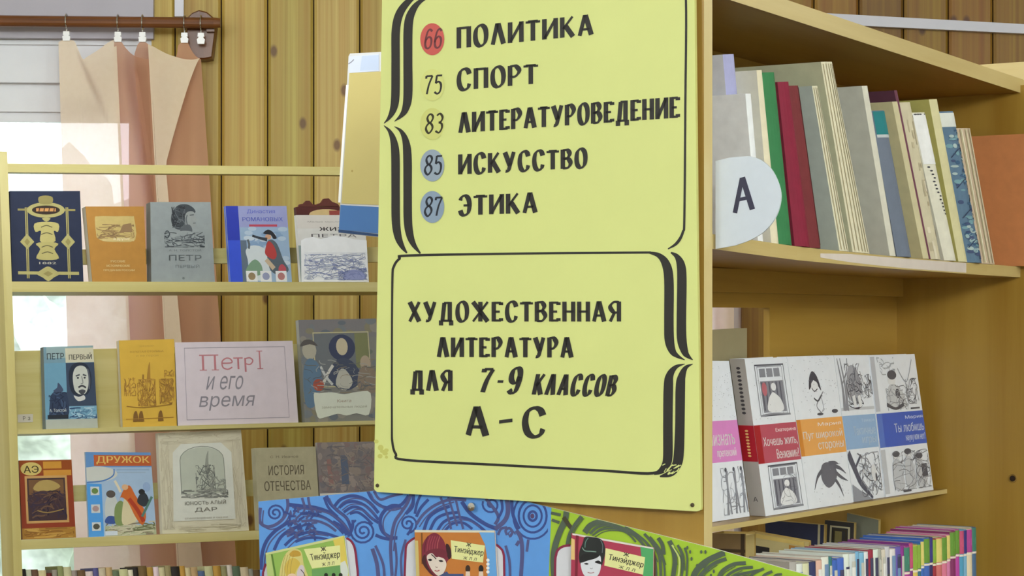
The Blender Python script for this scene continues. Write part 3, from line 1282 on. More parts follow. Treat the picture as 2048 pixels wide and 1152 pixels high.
    # numbered spots
    for s, y, col, dk in [('66', 78.5, (204, 92, 86), (112, 56, 62)), ('75', 170, (217, 222, 138), INK), ('83', 248, (210, 214, 128), (52, 48, 28)),
                          ('85', 331, (152, 168, 186), (34, 40, 52)), ('87', 414, (140, 160, 184), (34, 40, 52))]:
        a.ell(865, y, 24, 32, col, 30)
        dx = 2 if s == '83' else 0
        letters(a, s, [(848 + dx, y - 19), (883 + dx, y - 21), (883 + dx, y + 17), (848 + dx, y + 19)], dk, T=.12, t=.8, gap=.12, slant=.1)
    mb.build('board', M_SIGN, root)
    for px, py in [(755, 971), (1385, 1010), (783, -60), (1374, -105)]:
        p = S.at(px, py)
        mb = MB()
        mb.tube([p - D * -.0002, p - D * .0012, p - D * .0016], [.0030, .0026, .001], 10, (74, 64, 44))
        mb.build('nail', M_PAPER, root)


yellow_sign()


# ------------------------------------------------------------------ the swirl-patterned poster below the sign
def poster():
    S = PP.off(.0046)
    root = thing('poster', S.at(900, 1500), 'gabled cardboard poster with dark swirls, half blue and half green', 'poster')
    out = [(517, 1003), (909, 967), (1104, 1016), (1423, 1096), (1606, 1148), (1690, 1172), (1690, 1500), (528, 1500)]
    f = [S.at(*p) for p in out]
    mb = MB()
    G = (166, 202, 58)
    mb.face(f, G)
    mb.face([p + D * .004 for p in f[::-1]], (200, 190, 170))
    for i in range(len(f)):
        p, q = f[i], f[(i + 1) % len(f)]
        mb.face([p, q, q + D * .004, p + D * .004], (224, 226, 214))
    a = Art(mb, S.at, -D)
    blue = [(517, 1003), (909, 967), (1103, 1015.7), (1100, 1090), (1096, 1200), (1096, 1500), (528, 1500)]
    a.poly(blue, (98, 158, 232))
    DB, PB = (58, 78, 146), (84, 88, 140)
    K = lambda pts: [(500 + x / 3.303, 970 + y / 3.303) for x, y in pts]
    a.clip = blue

    def spiral(cx, cy, r0, r1, turns, a0, wd, col, sg=1):
        n = int(turns * 16)
        a.stroke(K([(cx + (r0 + (r1 - r0) * i / n) * math.cos(a0 + sg * i * math.pi / 8), cy + (r0 + (r1 - r0) * i / n) * math.sin(a0 + sg * i * math.pi / 8)) for i in range(n + 1)]), wd, col)

    spiral(168, 185, 8, 62, 2.0, 1.2, 4, DB)
    spiral(748, 305, 10, 88, 2.6, .6, 4.2, DB)
    spiral(1045, 255, 6, 62, 1.9, 2.4, 4, DB)
    spiral(1595, 130, 8, 60, 1.5, .4, 4, DB)
    for r, wd in ((26, 5), (60, 4), (92, 4.5), (128, 4)):
        a.stroke(K([(1868 + r * math.cos(q), 205 + r * 1.18 * math.sin(q)) for q in [2 * math.pi * i / 26 for i in range(26)]]), wd, DB, closed=True)
    a.ell(500 + 1866 / 3.303, 970 + 205 / 3.303, 4, 5, (90, 70, 110))
    S1 = [([(70, 150), (66, 240), (110, 275), (170, 262), (225, 215), (250, 150), (248, 90)], 5, PB),
          ([(72, 560), (82, 450), (110, 370), (160, 310), (215, 270), (270, 235)], 5.5, DB),
          ([(160, 430), (200, 350), (260, 300), (330, 270)], 5, DB),
          ([(230, 400), (300, 340), (400, 310), (500, 320), (590, 350)], 4.5, DB),
          ([(300, 375), (380, 350), (470, 350), (540, 370)], 4, DB),
          ([(260, 130), (340, 140), (430, 150), (520, 180), (590, 230), (640, 290), (660, 340)], 6, DB),
          ([(330, 190), (420, 190), (500, 220), (570, 270), (620, 320)], 4.5, DB),
          ([(340, 240), (430, 235), (510, 262), (570, 305)], 4, PB),
          ([(345, 85), (365, 150)], 4, PB), ([(385, 80), (400, 145), (440, 160)], 4, PB),
          ([(505, 70), (530, 120), (580, 170), (640, 220), (670, 290)], 5, DB),
          ([(490, 80), (520, 150), (580, 210)], 4, DB),
          ([(560, 140), (600, 95), (670, 72), (740, 85), (800, 125), (850, 185)], 5, DB),
          ([(590, 150), (640, 115), (700, 110), (760, 135), (810, 180), (850, 230)], 4.5, DB),
          ([(620, 180), (680, 145), (740, 160), (800, 215), (850, 250)], 4.5, DB),
          ([(660, 190), (710, 180), (760, 210), (810, 260)], 4, DB),
          ([(780, 40), (810, 95), (870, 140), (930, 150), (1000, 130), (1050, 70)], 5, DB),
          ([(820, 40), (860, 95), (930, 75), (1010, 55)], 4, PB),
          ([(1000, 140), (930, 140), (875, 190), (860, 250), (880, 310), (930, 345), (975, 350)], 5.5, DB),
          ([(830, 330), (880, 350), (940, 360)], 5, DB),
          ([(1065, 60), (1040, 120), (1000, 180), (960, 240), (940, 320), (930, 420), (940, 600)], 5, PB),
          ([(1080, 60), (1075, 140), (1030, 190)], 5, DB), ([(1100, 210), (1130, 150), (1180, 95)], 4.5, DB), ([(1090, 190), (1105, 120), (1130, 60)], 4, DB),
          ([(1040, 330), (1060, 300), (1075, 250)], 4, DB),
          ([(1150, 300), (1180, 220), (1240, 170), (1320, 140)], 5, DB), ([(1190, 300), (1230, 225), (1300, 190), (1380, 180)], 4.5, DB),
          ([(1240, 300), (1280, 245), (1350, 215), (1430, 220), (1500, 260), (1560, 310)], 4.5, DB),
          ([(1290, 300), (1340, 255), (1410, 250), (1470, 290)], 4, DB),
          ([(1100, 260), (1150, 190), (1230, 130), (1330, 95), (1430, 100)], 4.5, PB),
          ([(1260, 80), (1300, 180), (1330, 290)], 3.5, PB), ([(1310, 80), (1340, 170), (1370, 270)], 3.5, PB), ([(1360, 90), (1380, 180), (1410, 290)], 3.5, PB),
          ([(1400, 110), (1460, 190), (1560, 260), (1640, 290)], 6, DB), ([(1560, 90), (1640, 200), (1620, 260)], 5, PB),
          ([(1700, 90), (1705, 180), (1680, 240), (1620, 290)], 7, PB), ([(1660, 90), (1668, 160), (1640, 220)], 4, DB),
          ([(1730, 95), (1740, 200), (1780, 290)], 5, DB), ([(1640, 330), (1660, 290), (1700, 280)], 4, PB),
          ([(1700, 330), (1690, 300), (1715, 285), (1735, 310), (1720, 340)], 4, PB),
          ([(1760, 300), (1790, 350), (1800, 450), (1790, 620)], 6, PB), ([(1840, 360), (1830, 440)], 4, PB), ([(1780, 370), (1760, 400)], 5, PB),
          ([(810, 420), (840, 520), (850, 620)], 6, PB), ([(830, 400), (880, 520), (890, 620)], 4, PB), ([(960, 380), (970, 500), (960, 620)], 3.5, PB),
          ([(660, 330), (680, 280), (680, 230)], 4, DB), ([(640, 330), (600, 270), (550, 240)], 4, DB),
          ([(1005, 620), (1000, 480), (1030, 360)], 3.5, PB), ([(1720, 620), (1715, 500), (1690, 400)], 4, PB)]
    for p, wd, c in S1:
        a.stroke(K(p), wd * 1.3, c, 6)
        if len(p) > 4:
            a.stroke(K([(x + 20, y + 17) for x, y in p[:-1]]), wd * .55, PB, 6)
    rn = random.Random(8)
    for i in range(64):                        # short cross strokes where the tufts tangle
        x, y = rn.uniform(250, 440), rn.uniform(165, 330)
        q = rn.uniform(0, 6.3)
        a.stroke(K([(x, y), (x + 40 * math.cos(q), y + 40 * math.sin(q))]), 4, rn.choice([PB, DB]), 0)
    # white slots edged in crimson beside the left and middle booklets
    CR, SL = (136, 42, 74), (214, 216, 226)
    for pts in ([(640, 350), (672, 372), (695, 420), (708, 520), (716, 640), (718, 1100)], [(1100, 345), (1062, 368), (1036, 400), (1030, 470), (1024, 640), (1020, 1100)],
                [(1612, 385), (1650, 410), (1676, 450), (1682, 560), (1688, 1100)], [(110, 520), (95, 560), (88, 640), (90, 1100)]):
        q = K(pts)
        other = {640: 600, 1100: 1140, 1612: 1560, 110: 160}[pts[0][0]]
        a.poly(smooth(q, 4) + K([(other, 1100), (other, pts[0][1])]), SL)
        a.stroke(q, 4.5, CR, 5)
    # green half
    a.clip = [(1103, 1015.7), (1423, 1096), (1606, 1148), (1690, 1172), (1690, 1500), (1096, 1500), (1096, 1200), (1100, 1090)]
    K = lambda pts: [(1050 + x / 3.593, 970 + y / 3.593) for x, y in pts]
    DG, LG = (84, 98, 84), (196, 214, 120)
    S2 = [([(190, 200), (260, 215)], 6, DG), ([(195, 250), (250, 270)], 6, DG),
          ([(300, 190), (290, 250), (250, 340), (215, 450), (205, 560), (215, 700)], 13, DG), ([(280, 230), (320, 290), (350, 320)], 10, (70, 66, 50)),
          ([(410, 225), (360, 290), (320, 370), (300, 480)], 9, DG),
          ([(430, 340), (470, 290), (540, 262), (600, 270), (660, 290)], 12, DG), ([(470, 350), (520, 305), (590, 285), (680, 300), (760, 340), (830, 400), (880, 470)], 6, DG),
          ([(490, 360), (545, 325), (610, 312), (690, 320), (750, 355), (800, 410)], 4, DG), ([(720, 300), (800, 350), (880, 420), (920, 520), (930, 700)], 5, DG),
          ([(760, 320), (830, 370), (900, 440), (940, 540), (950, 700)], 4, DG), ([(860, 350), (920, 420), (970, 520), (980, 700)], 6, DG),
          ([(900, 370), (960, 450), (1000, 560), (1010, 700)], 4, DG), ([(960, 380), (990, 430), (1000, 500)], 8, DG), ([(1040, 400), (1070, 470), (1080, 560), (1060, 700)], 11, DG),
          ([(1100, 430), (1130, 500), (1135, 600), (1120, 700)], 5, DG), ([(1060, 430), (1110, 520), (1110, 620), (1095, 700)], 4, LG), ([(1150, 450), (1170, 530), (1160, 700)], 4, DG),
          ([(1200, 700), (1230, 620), (1300, 550), (1400, 500), (1440, 490)], 13, DG), ([(1230, 700), (1290, 620), (1370, 560), (1450, 530)], 9, DG),
          ([(1280, 590), (1350, 520)], 8, DG), ([(1380, 700), (1420, 620), (1500, 570), (1590, 560)], 8, DG), ([(1420, 700), (1470, 640), (1550, 600), (1640, 590)], 6, DG),
          ([(1460, 700), (1520, 650), (1600, 630), (1700, 610)], 6, DG), ([(1600, 700), (1640, 640), (1720, 600)], 6, DG), ([(1700, 700), (1720, 650), (1780, 620)], 6, DG),
          ([(1780, 700), (1800, 650), (1850, 640)], 5, DG)]
    for p, wd, c in S2:
        a.stroke(K(p), wd * .85 if wd > 8 else wd * .95, c, 6)
        if len(p) > 3:
            a.stroke(K([(x + 16, y + 14) for x, y in p[:-1]]), 1.8, DG, 6)
    for x, y in [(1170, 450), (1200, 530), (1270, 480), (1240, 580), (1320, 610), (1280, 640), (1340, 650), (1190, 480), (1360, 620), (1300, 480)]:
        p = K([(x, y)])[0]
        a.ell(*p, 2.2, 4, DG, 8)
    q = [(330, 432), (280, 440), (245, 462), (228, 500), (220, 600), (218, 1150)]
    a.poly(smooth(K(q), 4) + K([(380, 1150), (380, 432)]), SL)
    a.stroke(K(q), 5, CR, 5)
    a.stroke(K([(925, 470), (932, 560), (934, 1150)]), 5, (110, 60, 50), 4)
    a.clip = None
    mb.build('card', M_PAPER, root)
    p = S.at(948, 1013)
    mb = MB()
    mb.tube([p, p - D * .003, p - D * .0075, p - D * .0095], [.004, .006, .0058, .002], 14, (190, 176, 130))
    tag(mb.build('nail', M_STEEL, root), 'steel nail head holding the card')


poster()


def booklets():
    S = PP.off(.0100)
    lab = (230, 232, 164)

    def name_tag(a, q, d):
        a.poly(q, lab)
        TL, TR, BR, BL = q
        fn = a.fn
        L = bilin(*[V((*p, 0)) for p in q])
        b = Art(a.mb, lambda u, v: fn(*L(u, v)[:2]), a.n, sx=2.0)
        b.k = a.k
        b.text('Тинэйджер', .08, .30, .97, .74, INK, .01, .12)
        b.text('ж л л', .36, .05, .78, .22, INK, 0, .2)
        b.text('ж', .45, .80, .60, 1.02, INK, .02, .1)
        a.k = b.k

    # green, blond
    def art1(a):
        K = lambda p: [(500 + x / 7.877, 1050 + y / 7.877) for x, y in p]
        a.poly(K([(245, 440), (1480, 165), (1480, 205), (250, 475)]), (206, 214, 150))
        a.poly(K([(1310, 235), (1480, 180), (1560, 800), (1600, 2200), (1440, 2200), (1440, 700)]), (224, 204, 96))
        a.poly(K([(250, 470), (330, 470), (380, 800), (420, 2000), (340, 2000)]), (186, 206, 130))
        a.stroke(K([(345, 460), (375, 640), (410, 900), (450, 1800)]), 3.2, (92, 128, 56), 4)
        a.poly(smooth(K([(460, 900), (470, 740), (500, 600), (560, 460), (640, 390), (720, 376), (800, 410), (830, 500), (850, 620), (900, 760), (960, 1000), (700, 1200), (480, 1100)]), 4, True), (216, 206, 132))
        a.poly(smooth(K([(540, 700), (600, 560), (700, 520), (790, 600), (740, 700), (700, 790), (640, 900)]), 4, True), (214, 186, 84))
        a.poly(smooth(K([(620, 460), (690, 400), (780, 420), (800, 480), (720, 500), (660, 500)]), 4, True), (196, 156, 60))
        for d in (0, 40, 80, 130):
            a.stroke(K([(560 + d, 470), (520 + d, 620), (500 + d, 860)]), .9, (170, 146, 70), 4)
        a.poly(smooth(K([(600, 790), (700, 770), (760, 860), (740, 1020), (640, 1050), (580, 930)]), 4, True), (236, 208, 180))
        a.poly(smooth(K([(740, 760), (790, 640), (840, 640), (860, 720), (830, 840), (760, 900)]), 4, True), (214, 202, 210))
        a.stroke(K([(800, 700), (850, 760), (880, 840)]), 1.5, (60, 50, 60), 3)
        a.poly(K([(975, 700), (1420, 640), (1450, 1100), (1000, 1200)]), (112, 166, 98))
        a.poly(K([(1420, 600), (1500, 560), (1550, 700), (1540, 900), (1440, 900)]), (214, 220, 214))
        for x in (1200, 1320, 1430):
            a.ell(*K([(x, 790)])[0], 4, 4.5, (34, 40, 30), 10)
        name_tag(a, K([(850, 380), (1420, 320), (1430, 630), (980, 685)]), 1)

    def art2(a):
        K = lambda p: [(810 + x / 10.24, 1050 + y / 10.24) for x, y in p]
        a.poly(K([(200, 100), (1840, 110), (1842, 155), (200, 150)]), (222, 220, 200))
        a.poly(K([(1520, 150), (1842, 155), (1890, 1044), (1900, 2600), (1700, 2600), (1690, 700), (1640, 400)]), (104, 168, 232))
        for y in (720, 800, 880, 960):
            a.ell(*K([(1700, y)])[0], 3.4, 3.4, (236, 240, 244), 8)
        a.poly(K([(200, 320), (270, 320), (300, 1044), (330, 2500), (240, 2500)]), (206, 188, 120))
        a.poly(K([(330, 160), (360, 160), (370, 800), (340, 800)]), (120, 74, 30))
        hair = smooth(K([(370, 700), (350, 520), (380, 360), (470, 230), (590, 160), (700, 200), (790, 310), (840, 420), (900, 400), (945, 560), (930, 680), (860, 760), (800, 1000), (640, 1060), (480, 960)]), 5, True)
        a.poly(hair, (128, 40, 62))
        a.poly(smooth(K([(840, 400), (890, 400), (940, 500), (955, 640), (900, 700), (860, 600)]), 4, True), (58, 26, 34))
        a.poly(smooth(K([(350, 700), (420, 600), (450, 800), (540, 960), (620, 1060), (480, 950), (380, 820)]), 4, True), (72, 30, 38))
        for d in range(6):
            a.stroke(K([(470 + d * 50, 230), (420 + d * 50, 380), (400 + d * 52, 560)]), 1.6, random.Random(d).choice([(160, 66, 84), (96, 26, 48), (178, 92, 96)]), 4)
        a.poly(smooth(K([(450, 640), (560, 570), (660, 640), (800, 690), (850, 800), (820, 930), (740, 1040), (660, 1030), (560, 930), (490, 800)]), 5, True), (226, 214, 204))
        a.poly(smooth(K([(430, 600), (560, 580), (640, 660), (740, 640), (840, 700), (860, 560), (700, 480), (480, 520)]), 4, True), (116, 40, 58))
        a.stroke(K([(540, 600), (600, 650), (640, 700)]), 2, (40, 24, 30), 3)
        a.poly(smooth(K([(470, 710), (520, 690), (560, 715), (520, 740)]), 3, True), (36, 30, 36))
        a.poly(smooth(K([(690, 730), (740, 715), (790, 740), (740, 760)]), 3, True), (36, 30, 36))
        a.stroke(K([(630, 850), (650, 870), (672, 858)]), 1.2, (120, 80, 80), 3)
        a.stroke(K([(610, 930), (660, 945), (710, 925)]), 2, (176, 84, 92), 3)
        a.poly(K([(700, 1040), (860, 950), (900, 1000), (1200, 1000), (1240, 1500), (620, 1500)]), (70, 84, 130))
        for x, c in ((1290, (60, 40, 30)), (1560, (30, 26, 30))):
            a.ell(*K([(x, 900)])[0], 5, 8, c, 14)
            a.poly(K([(x - 40, 950), (x + 40, 950), (x + 70, 1300), (x - 70, 1300)]), (226, 206, 190))
        name_tag(a, K([(940, 310), (1640, 420), (1600, 770), (960, 690)]), 2)

    def art3(a):
        K = lambda p: [(1110 + x / 9.309, 1050 + y / 9.309) for x, y in p]
        a.poly(K([(325, 150), (1830, 420), (1830, 455), (325, 185)]), (226, 222, 216))
        a.poly(K([(1590, 405), (1832, 450), (1820, 2500), (1650, 2500), (1640, 900)]), (84, 172, 108))
        a.poly(K([(300, 240), (370, 270), (370, 650), (300, 640)]), (232, 196, 130))
        a.poly(K([(390, 190), (440, 200), (420, 1000), (370, 1000)]), (126, 34, 56))
        a.poly(smooth(K([(450, 640), (460, 480), (520, 330), (560, 220), (700, 225), (850, 260), (920, 360), (935, 520), (890, 700), (840, 760), (520, 760)]), 4, True), (38, 42, 44))
        a.poly(smooth(K([(490, 680), (620, 640), (760, 600), (840, 570), (860, 700), (840, 860), (760, 980), (640, 1000), (540, 930), (490, 800)]), 5, True), (222, 226, 236))
        a.poly(smooth(K([(470, 700), (500, 560), (700, 520), (830, 560), (760, 620), (620, 660)]), 4, True), (30, 32, 36))
        a.stroke(K([(510, 420), (560, 480), (680, 490), (770, 500)]), 1.8, (130, 160, 150), 4)
        a.stroke(K([(620, 240), (570, 320), (560, 420)]), 1.6, (96, 140, 130), 4)
        a.stroke(K([(850, 280), (890, 380), (880, 520)]), 1.4, (110, 120, 130), 4)
        a.poly(smooth(K([(740, 690), (800, 660), (850, 680), (870, 730), (810, 720)]), 3, True), (26, 26, 30))
        a.poly(smooth(K([(540, 720), (590, 705), (630, 725), (590, 740)]), 3, True), (40, 40, 46))
        a.stroke(K([(655, 800), (680, 815), (705, 800)]), 1.1, (150, 150, 160), 3)
        a.stroke(K([(610, 880), (670, 895), (730, 880)]), 1.8, (176, 130, 140), 3)
        name_tag(a, K([(945, 430), (1680, 600), (1640, 925), (920, 755)]), 3)

    for lb, q, col, art in [('green booklet with a fair-haired girl on the left of the swirl poster', [(531, 1106), (688, 1071), (715, 1300), (552, 1335)], (150, 190, 92), art1),
                            ('orange and blue booklet with a red-haired girl in the middle of the swirl poster', [(829, 1060), (989, 1061), (1002, 1292), (838, 1290)], (198, 124, 56), art2),
                            ('crimson and green booklet with a black-haired girl on the green poster half', [(1143, 1066), (1307, 1095), (1303, 1325), (1140, 1296)], (176, 60, 88), art3)]:
        P = [S.at(*p) for p in q]
        t = thing('booklet', (P[2] + P[3]) / 2, lb, 'booklet', 'booklets on the swirl poster')
        mb = MB()
        H = Hex(*P, D * .0028)
        H.sub(mb, (0, .25), (0, 1), (0, 1), col=col)
        a = Art(mb, S.at, -D, clip=q)
        art(a)
        mb.build('cover', M_GLOSS, t)
        mb = MB()
        H.sub(mb, (.25, 1), (.004, .996), (.004, .996), col=(232, 228, 214))
        mb.build('page_block', M_PAPER, t)


booklets()


# ------------------------------------------------------------------ bookcase end and sign farther back
def far_bookcase():
    p = EYE + ray(720, 640) * 3.9
    t0 = tof(p)
    root = thing('bookcase', BC(t0 + .4, -.8, 0), 'farther wooden bookcase hidden behind the yellow lettered sign', 'bookcase')
    mb = MB()
    mb.hexa([BC(t, c, z) for z in (0, 1.95) for t in (t0, t0 + .025) for c in (-1.0, -.62)], fm={'c1': 1})
    mb.build('end_panel', [M_BOARD, M_EDGE], root)
    for z in (.1, .55, 1.0, 1.45, 1.92):
        mb = MB()
        mb.hexa([BC(t, c, zz) for zz in (z, z + .022) for t in (t0 + .025, t0 + .6) for c in (-1.0, -.62)], fm={'c1': 1})
        mb.build('shelf', [M_BOARD, M_EDGE], root)
    S = Plane(BC(t0 - .009, 0, 0), -D)
    q = [(697, 113), (700, 107), (760, 104), (860, 96), (858, 492), (755, 474), (677, 466)]
    f = [S.at(*x) for x in q]
    mb = MB()
    mb.face(f, (190, 190, 190))
    mb.face([x + D * .007 for x in f[::-1]], (190, 180, 160))
    for i in range(len(f)):
        a, b = f[i], f[(i + 1) % len(f)]
        mb.face([a, b, b + D * .007, a + D * .007], (190, 188, 178))
    a = Art(mb, S.at, -D, base=.0004)
    a.poly([(699, 146), (858, 138), (858, 418), (755, 410), (683, 407)], (180, 166, 104))
    a.poly([(681, 410), (755, 414), (858, 423), (858, 486), (755, 467), (678, 459)], (66, 108, 162))
    a.poly([(677.4, 459), (755, 468), (858, 486), (858, 491), (755, 473), (677, 465)], (36, 62, 100))
    a.poly([(699, 113), (758, 108), (758, 142), (699, 146)], (190, 196, 210))
    a.poly([(724, 112), (758, 110), (758, 140), (720, 142)], (172, 184, 206))
    a.stroke([(697, 128), (703, 124), (708, 119)], 2, (120, 120, 130), 3)
    a.ell(704.5, 342, 1.8, 2.4, (150, 130, 70), 8)
    a.stroke([(695, 170), (689, 250), (683, 340), (679, 405)], 5, (232, 232, 228), 3)
    tag(mb.build('sign', M_SIGN), 'second sign behind, yellow with a white top and a blue foot', 'sign')


far_bookcase()
# ------------------------------------------------------------------ books on the right-hand bookcase
BK = lambda x, y: (1400 + x / 2.26, 90 + y / 2.26)


def mid_shelf_books():
    rn = random.Random(21)
    G = 'worn books leaning on the middle shelf of the bookcase'
    # label, spine colour, cover colour, bottom spine x (L, R), top spine x (L, R), top y   [columns of the crop]
    rows = [
        ('smooth white folder standing behind the round letter tag', (238, 242, 246), (246, 248, 250), (262, 285), (205, 229), 220, 'white'),
        ('lavender-spined book peeping over the white folder by the end panel', (170, 172, 214), (222, 224, 232), (176, 222), (74, 121), 36, None),
        ('cream book with a ribbed cover between the white folder and the green book', (224, 216, 188), (226, 224, 206), (322, 355), (231, 250), 108, None),
        ('green-spined book, the only bright green one on the middle shelf', (54, 124, 76), (60, 130, 84), (357, 410), (247, 301), 118, None),
        ('crimson book beside the green one', (134, 32, 58), (124, 34, 56), (428, 495), (318, 358), 160, None),
        ('dull maroon book with a browned spine right of the crimson one', (118, 48, 52), (96, 32, 44), (497, 540), (364, 410), 178, 'maroon'),
        ('grey-green thin book right of the maroon spine', (220, 216, 190), (190, 202, 196), (630, 672), (506, 530), 185, 'strip'),
        ('tallest beige book of the middle shelf, showing cream page strips', (222, 216, 188), (200, 200, 170), (690, 766), (546, 596), 76, 'strip'),
        ('large plain grey folder in the middle of the shelf', (214, 212, 198), (206, 208, 200), (858, 882), (731, 752), 185, None),
        ('slate-blue book with a teal top on its spine', (112, 122, 140), (108, 116, 130), (890, 948), (766, 815), 296, 'teal'),
        ('beige book with a pale olive cover right of the slate-blue spine', (206, 198, 160), (216, 208, 164), (1008, 1032), (868, 887), 256, None),
        ('plum book showing only its top behind the beige one', (112, 66, 84), (96, 58, 76), (1033, 1041), (872, 884), 204, None),
        ('tattered cream book with a ragged spine beside the beige one', (208, 200, 172), (200, 190, 160), (1043, 1080), (886, 928), 256, 'ragged'),
        ('white-topped paper-wrapped book with tiny dark marks down the spine', (226, 224, 208), (226, 226, 214), (1104, 1147), (936, 990), 302, 'marks'),
        ('olive-yellow book with cream spine behind the white-topped one', (214, 208, 164), (190, 184, 110), (1168, 1203), (1034, 1063), 246, None),
        ('blue floral-spined book with a white top band', (96, 124, 150), (110, 130, 150), (1207, 1262), (1071, 1129), 300, 'floral'),
        ('pinkish cream book standing last before the brown folder', (206, 186, 160), (214, 184, 162), (1272, 1332), (1158, 1220), 376, 'strip'),
        ('large terracotta-brown folder at the right end of the middle shelf', (190, 130, 90), (206, 136, 86), (1500, 1524), (1466, 1490), 384, 'folder'),
    ]
    prev = .125
    ptop, pz, pb = None, 0, 0
    for i, (lb, sc, cc, b, t, ty, kind) in enumerate(rows):
        pl, pr = BK(b[0], 900), BK(b[1], 900)
        # the spine's left foot stands where its neighbour ends
        r = ray(*BK(b[0], 880))
        s = (E0 + D * (prev + .002) - EYE).dot(D) / r.dot(D)
        c = max(-.10, min(.05 if kind == 'folder' else -.004, (EYE + r * s - E0).dot(NF)))
        P = FP.off(c)
        t0, t1 = tof(P.at(*BK(b[0], 880))), tof(P.at(*BK(b[1], 880)))
        t0 = max(t0, prev + .0005)
        t1 = max(t1, t0 + .006)
        zl = lambda t: z_mid(min(t, T_END)) + TH_MID + .0008
        a0, a1 = P.at(*BK(t[0], ty)), P.at(*BK(t[1], ty))
        if ptop is not None:                     # at the top, too, it stays clear of its neighbour
            k = (a0.z - pz) / (ptop[1] - pz)
            lim = pb + (ptop[0] - pb) * k + .0012
            sh = max(0, lim - tof(a0))
            a0, a1 = a0 + D * sh, a1 + D * sh
        if kind == 'folder':
            dl = .20
        else:
            dl = min(.155, c - CB - .02)
        h = Hex(a0, a1 if kind != 'x' else a1, BC(t1, c, zl(t1)), BC(t0, c, zl(t0)), -NF * dl)
        if i == 17:
            a0 = BC(T_END - .055, c, a0.z)
            a1 = BC(T_END - .040, c, a0.z)
            h = Hex(a0, a1, BC(T_END - .008, c, zl(T_END)), BC(T_END - .024, c, zl(T_END)), -NF * dl)

        def art(a, kind=kind, i=i):
            r2 = random.Random(i)
            if kind == 'strip':
                n = 3 if i != 7 else 5
                for k in range(n):
                    x = (k + .6) / (n + .3)
                    wd = .05 if i == 7 else .09
                    a.rect(x - wd / 2, .01, x + wd / 2, .99, (184, 174, 142))
                    a.rect(x + wd / 2, .01, min(.97, x + wd), .99, (236, 232, 208))
            if kind == 'teal':
                a.rect(.04, .84, .96, .995, (40, 124, 130))
                a.rect(.04, .82, .96, .84, (190, 196, 200))
            if kind == 'maroon':
                a.rect(.62, .02, .98, .99, (150, 104, 92))
            if kind == 'ragged':
                for k in range(26):
                    x, y = r2.uniform(.02, .8), r2.uniform(.0, .9)
                    a.rect(x, y, x + r2.uniform(.04, .16), y + r2.uniform(.02, .09), r2.choice([(188, 178, 150), (222, 214, 192), (178, 164, 136)]))
            if kind == 'marks':
                a.rect(.02, .66, .98, .99, (238, 240, 242))
                for k in range(14):
                    x, y = .2 + .35 * k / 14 + r2.uniform(-.06, .06), .64 - .34 * k / 14
                    a.ell(x, y, .06, .006, (60, 60, 72), 6)
                for k in range(5):
                    a.ell(r2.uniform(.1, .8), .988, .06, .005, (90, 90, 94), 8)
            if kind == 'floral':
                a.rect(.02, .90, .98, .99, (222, 226, 222))
                for k in range(110):
                    a.ell(r2.uniform(.12, .88), r2.uniform(.02, .88), r2.uniform(.05, .14), r2.uniform(.005, .016), r2.choice([(66, 98, 132), (150, 178, 184), (120, 160, 172), (70, 84, 120), (170, 190, 190)]), 9)
                for k in range(4):
                    a.stroke([(.1, .2 * k + .1), (.5, .2 * k + .16), (.9, .2 * k + .08)], .006, (60, 72, 100), 4)
        tt = spine_book(lb, h, sc, cc, group=G, art=art, bulge=.22 if kind not in ('white', 'folder', 'strip') else .05)
        prev = max(t1, t0)
        q1 = h.p(0, 1, 1)
        ptop, pz, pb = (tof(q1), q1.z), h.p(0, 0, 1).z, prev
    # terracotta end board of the folder is printed with small scuffs: part of the cover's cloth


mid_shelf_books()


def letter_tag():
    P = Plane(BC(.0262, 0, 0), -D)
    root = thing('letter_tag', P.at(1490, 495), 'round-ended pale tag with a black capital letter A beside the end panel', 'tag')
    out = [(1431, 322), (1460, 315), (1497, 312)] + [(x, y) for x, y in smooth([(1497, 312), (1522, 320), (1545, 342), (1560, 378), (1560, 408), (1549, 438), (1528, 463), (1500, 480), (1470, 491)], 4)] + [(1431, 498)]
    f = [P.at(*p) for p in out]
    mb = MB()
    mb.face(f, (206, 216, 230))
    mb.face([p + D * .003 for p in f[::-1]], (206, 216, 230))
    for i in range(len(f)):
        p, q = f[i], f[(i + 1) % len(f)]
        mb.face([p, q, q + D * .003, p + D * .003], (196, 208, 216))
    a = Art(mb, P.at, -D)
    k = (38, 36, 66)
    a.stroke([(1470, 426), (1484, 357)], 9, k)
    a.stroke([(1485, 355), (1505, 419)], 11, k)
    a.stroke([(1475, 400), (1498, 395)], 7, k)
    a.stroke([(1480, 359), (1491, 356)], 6, k)
    mb.build('plate', M_GLOSS, root)


letter_tag()


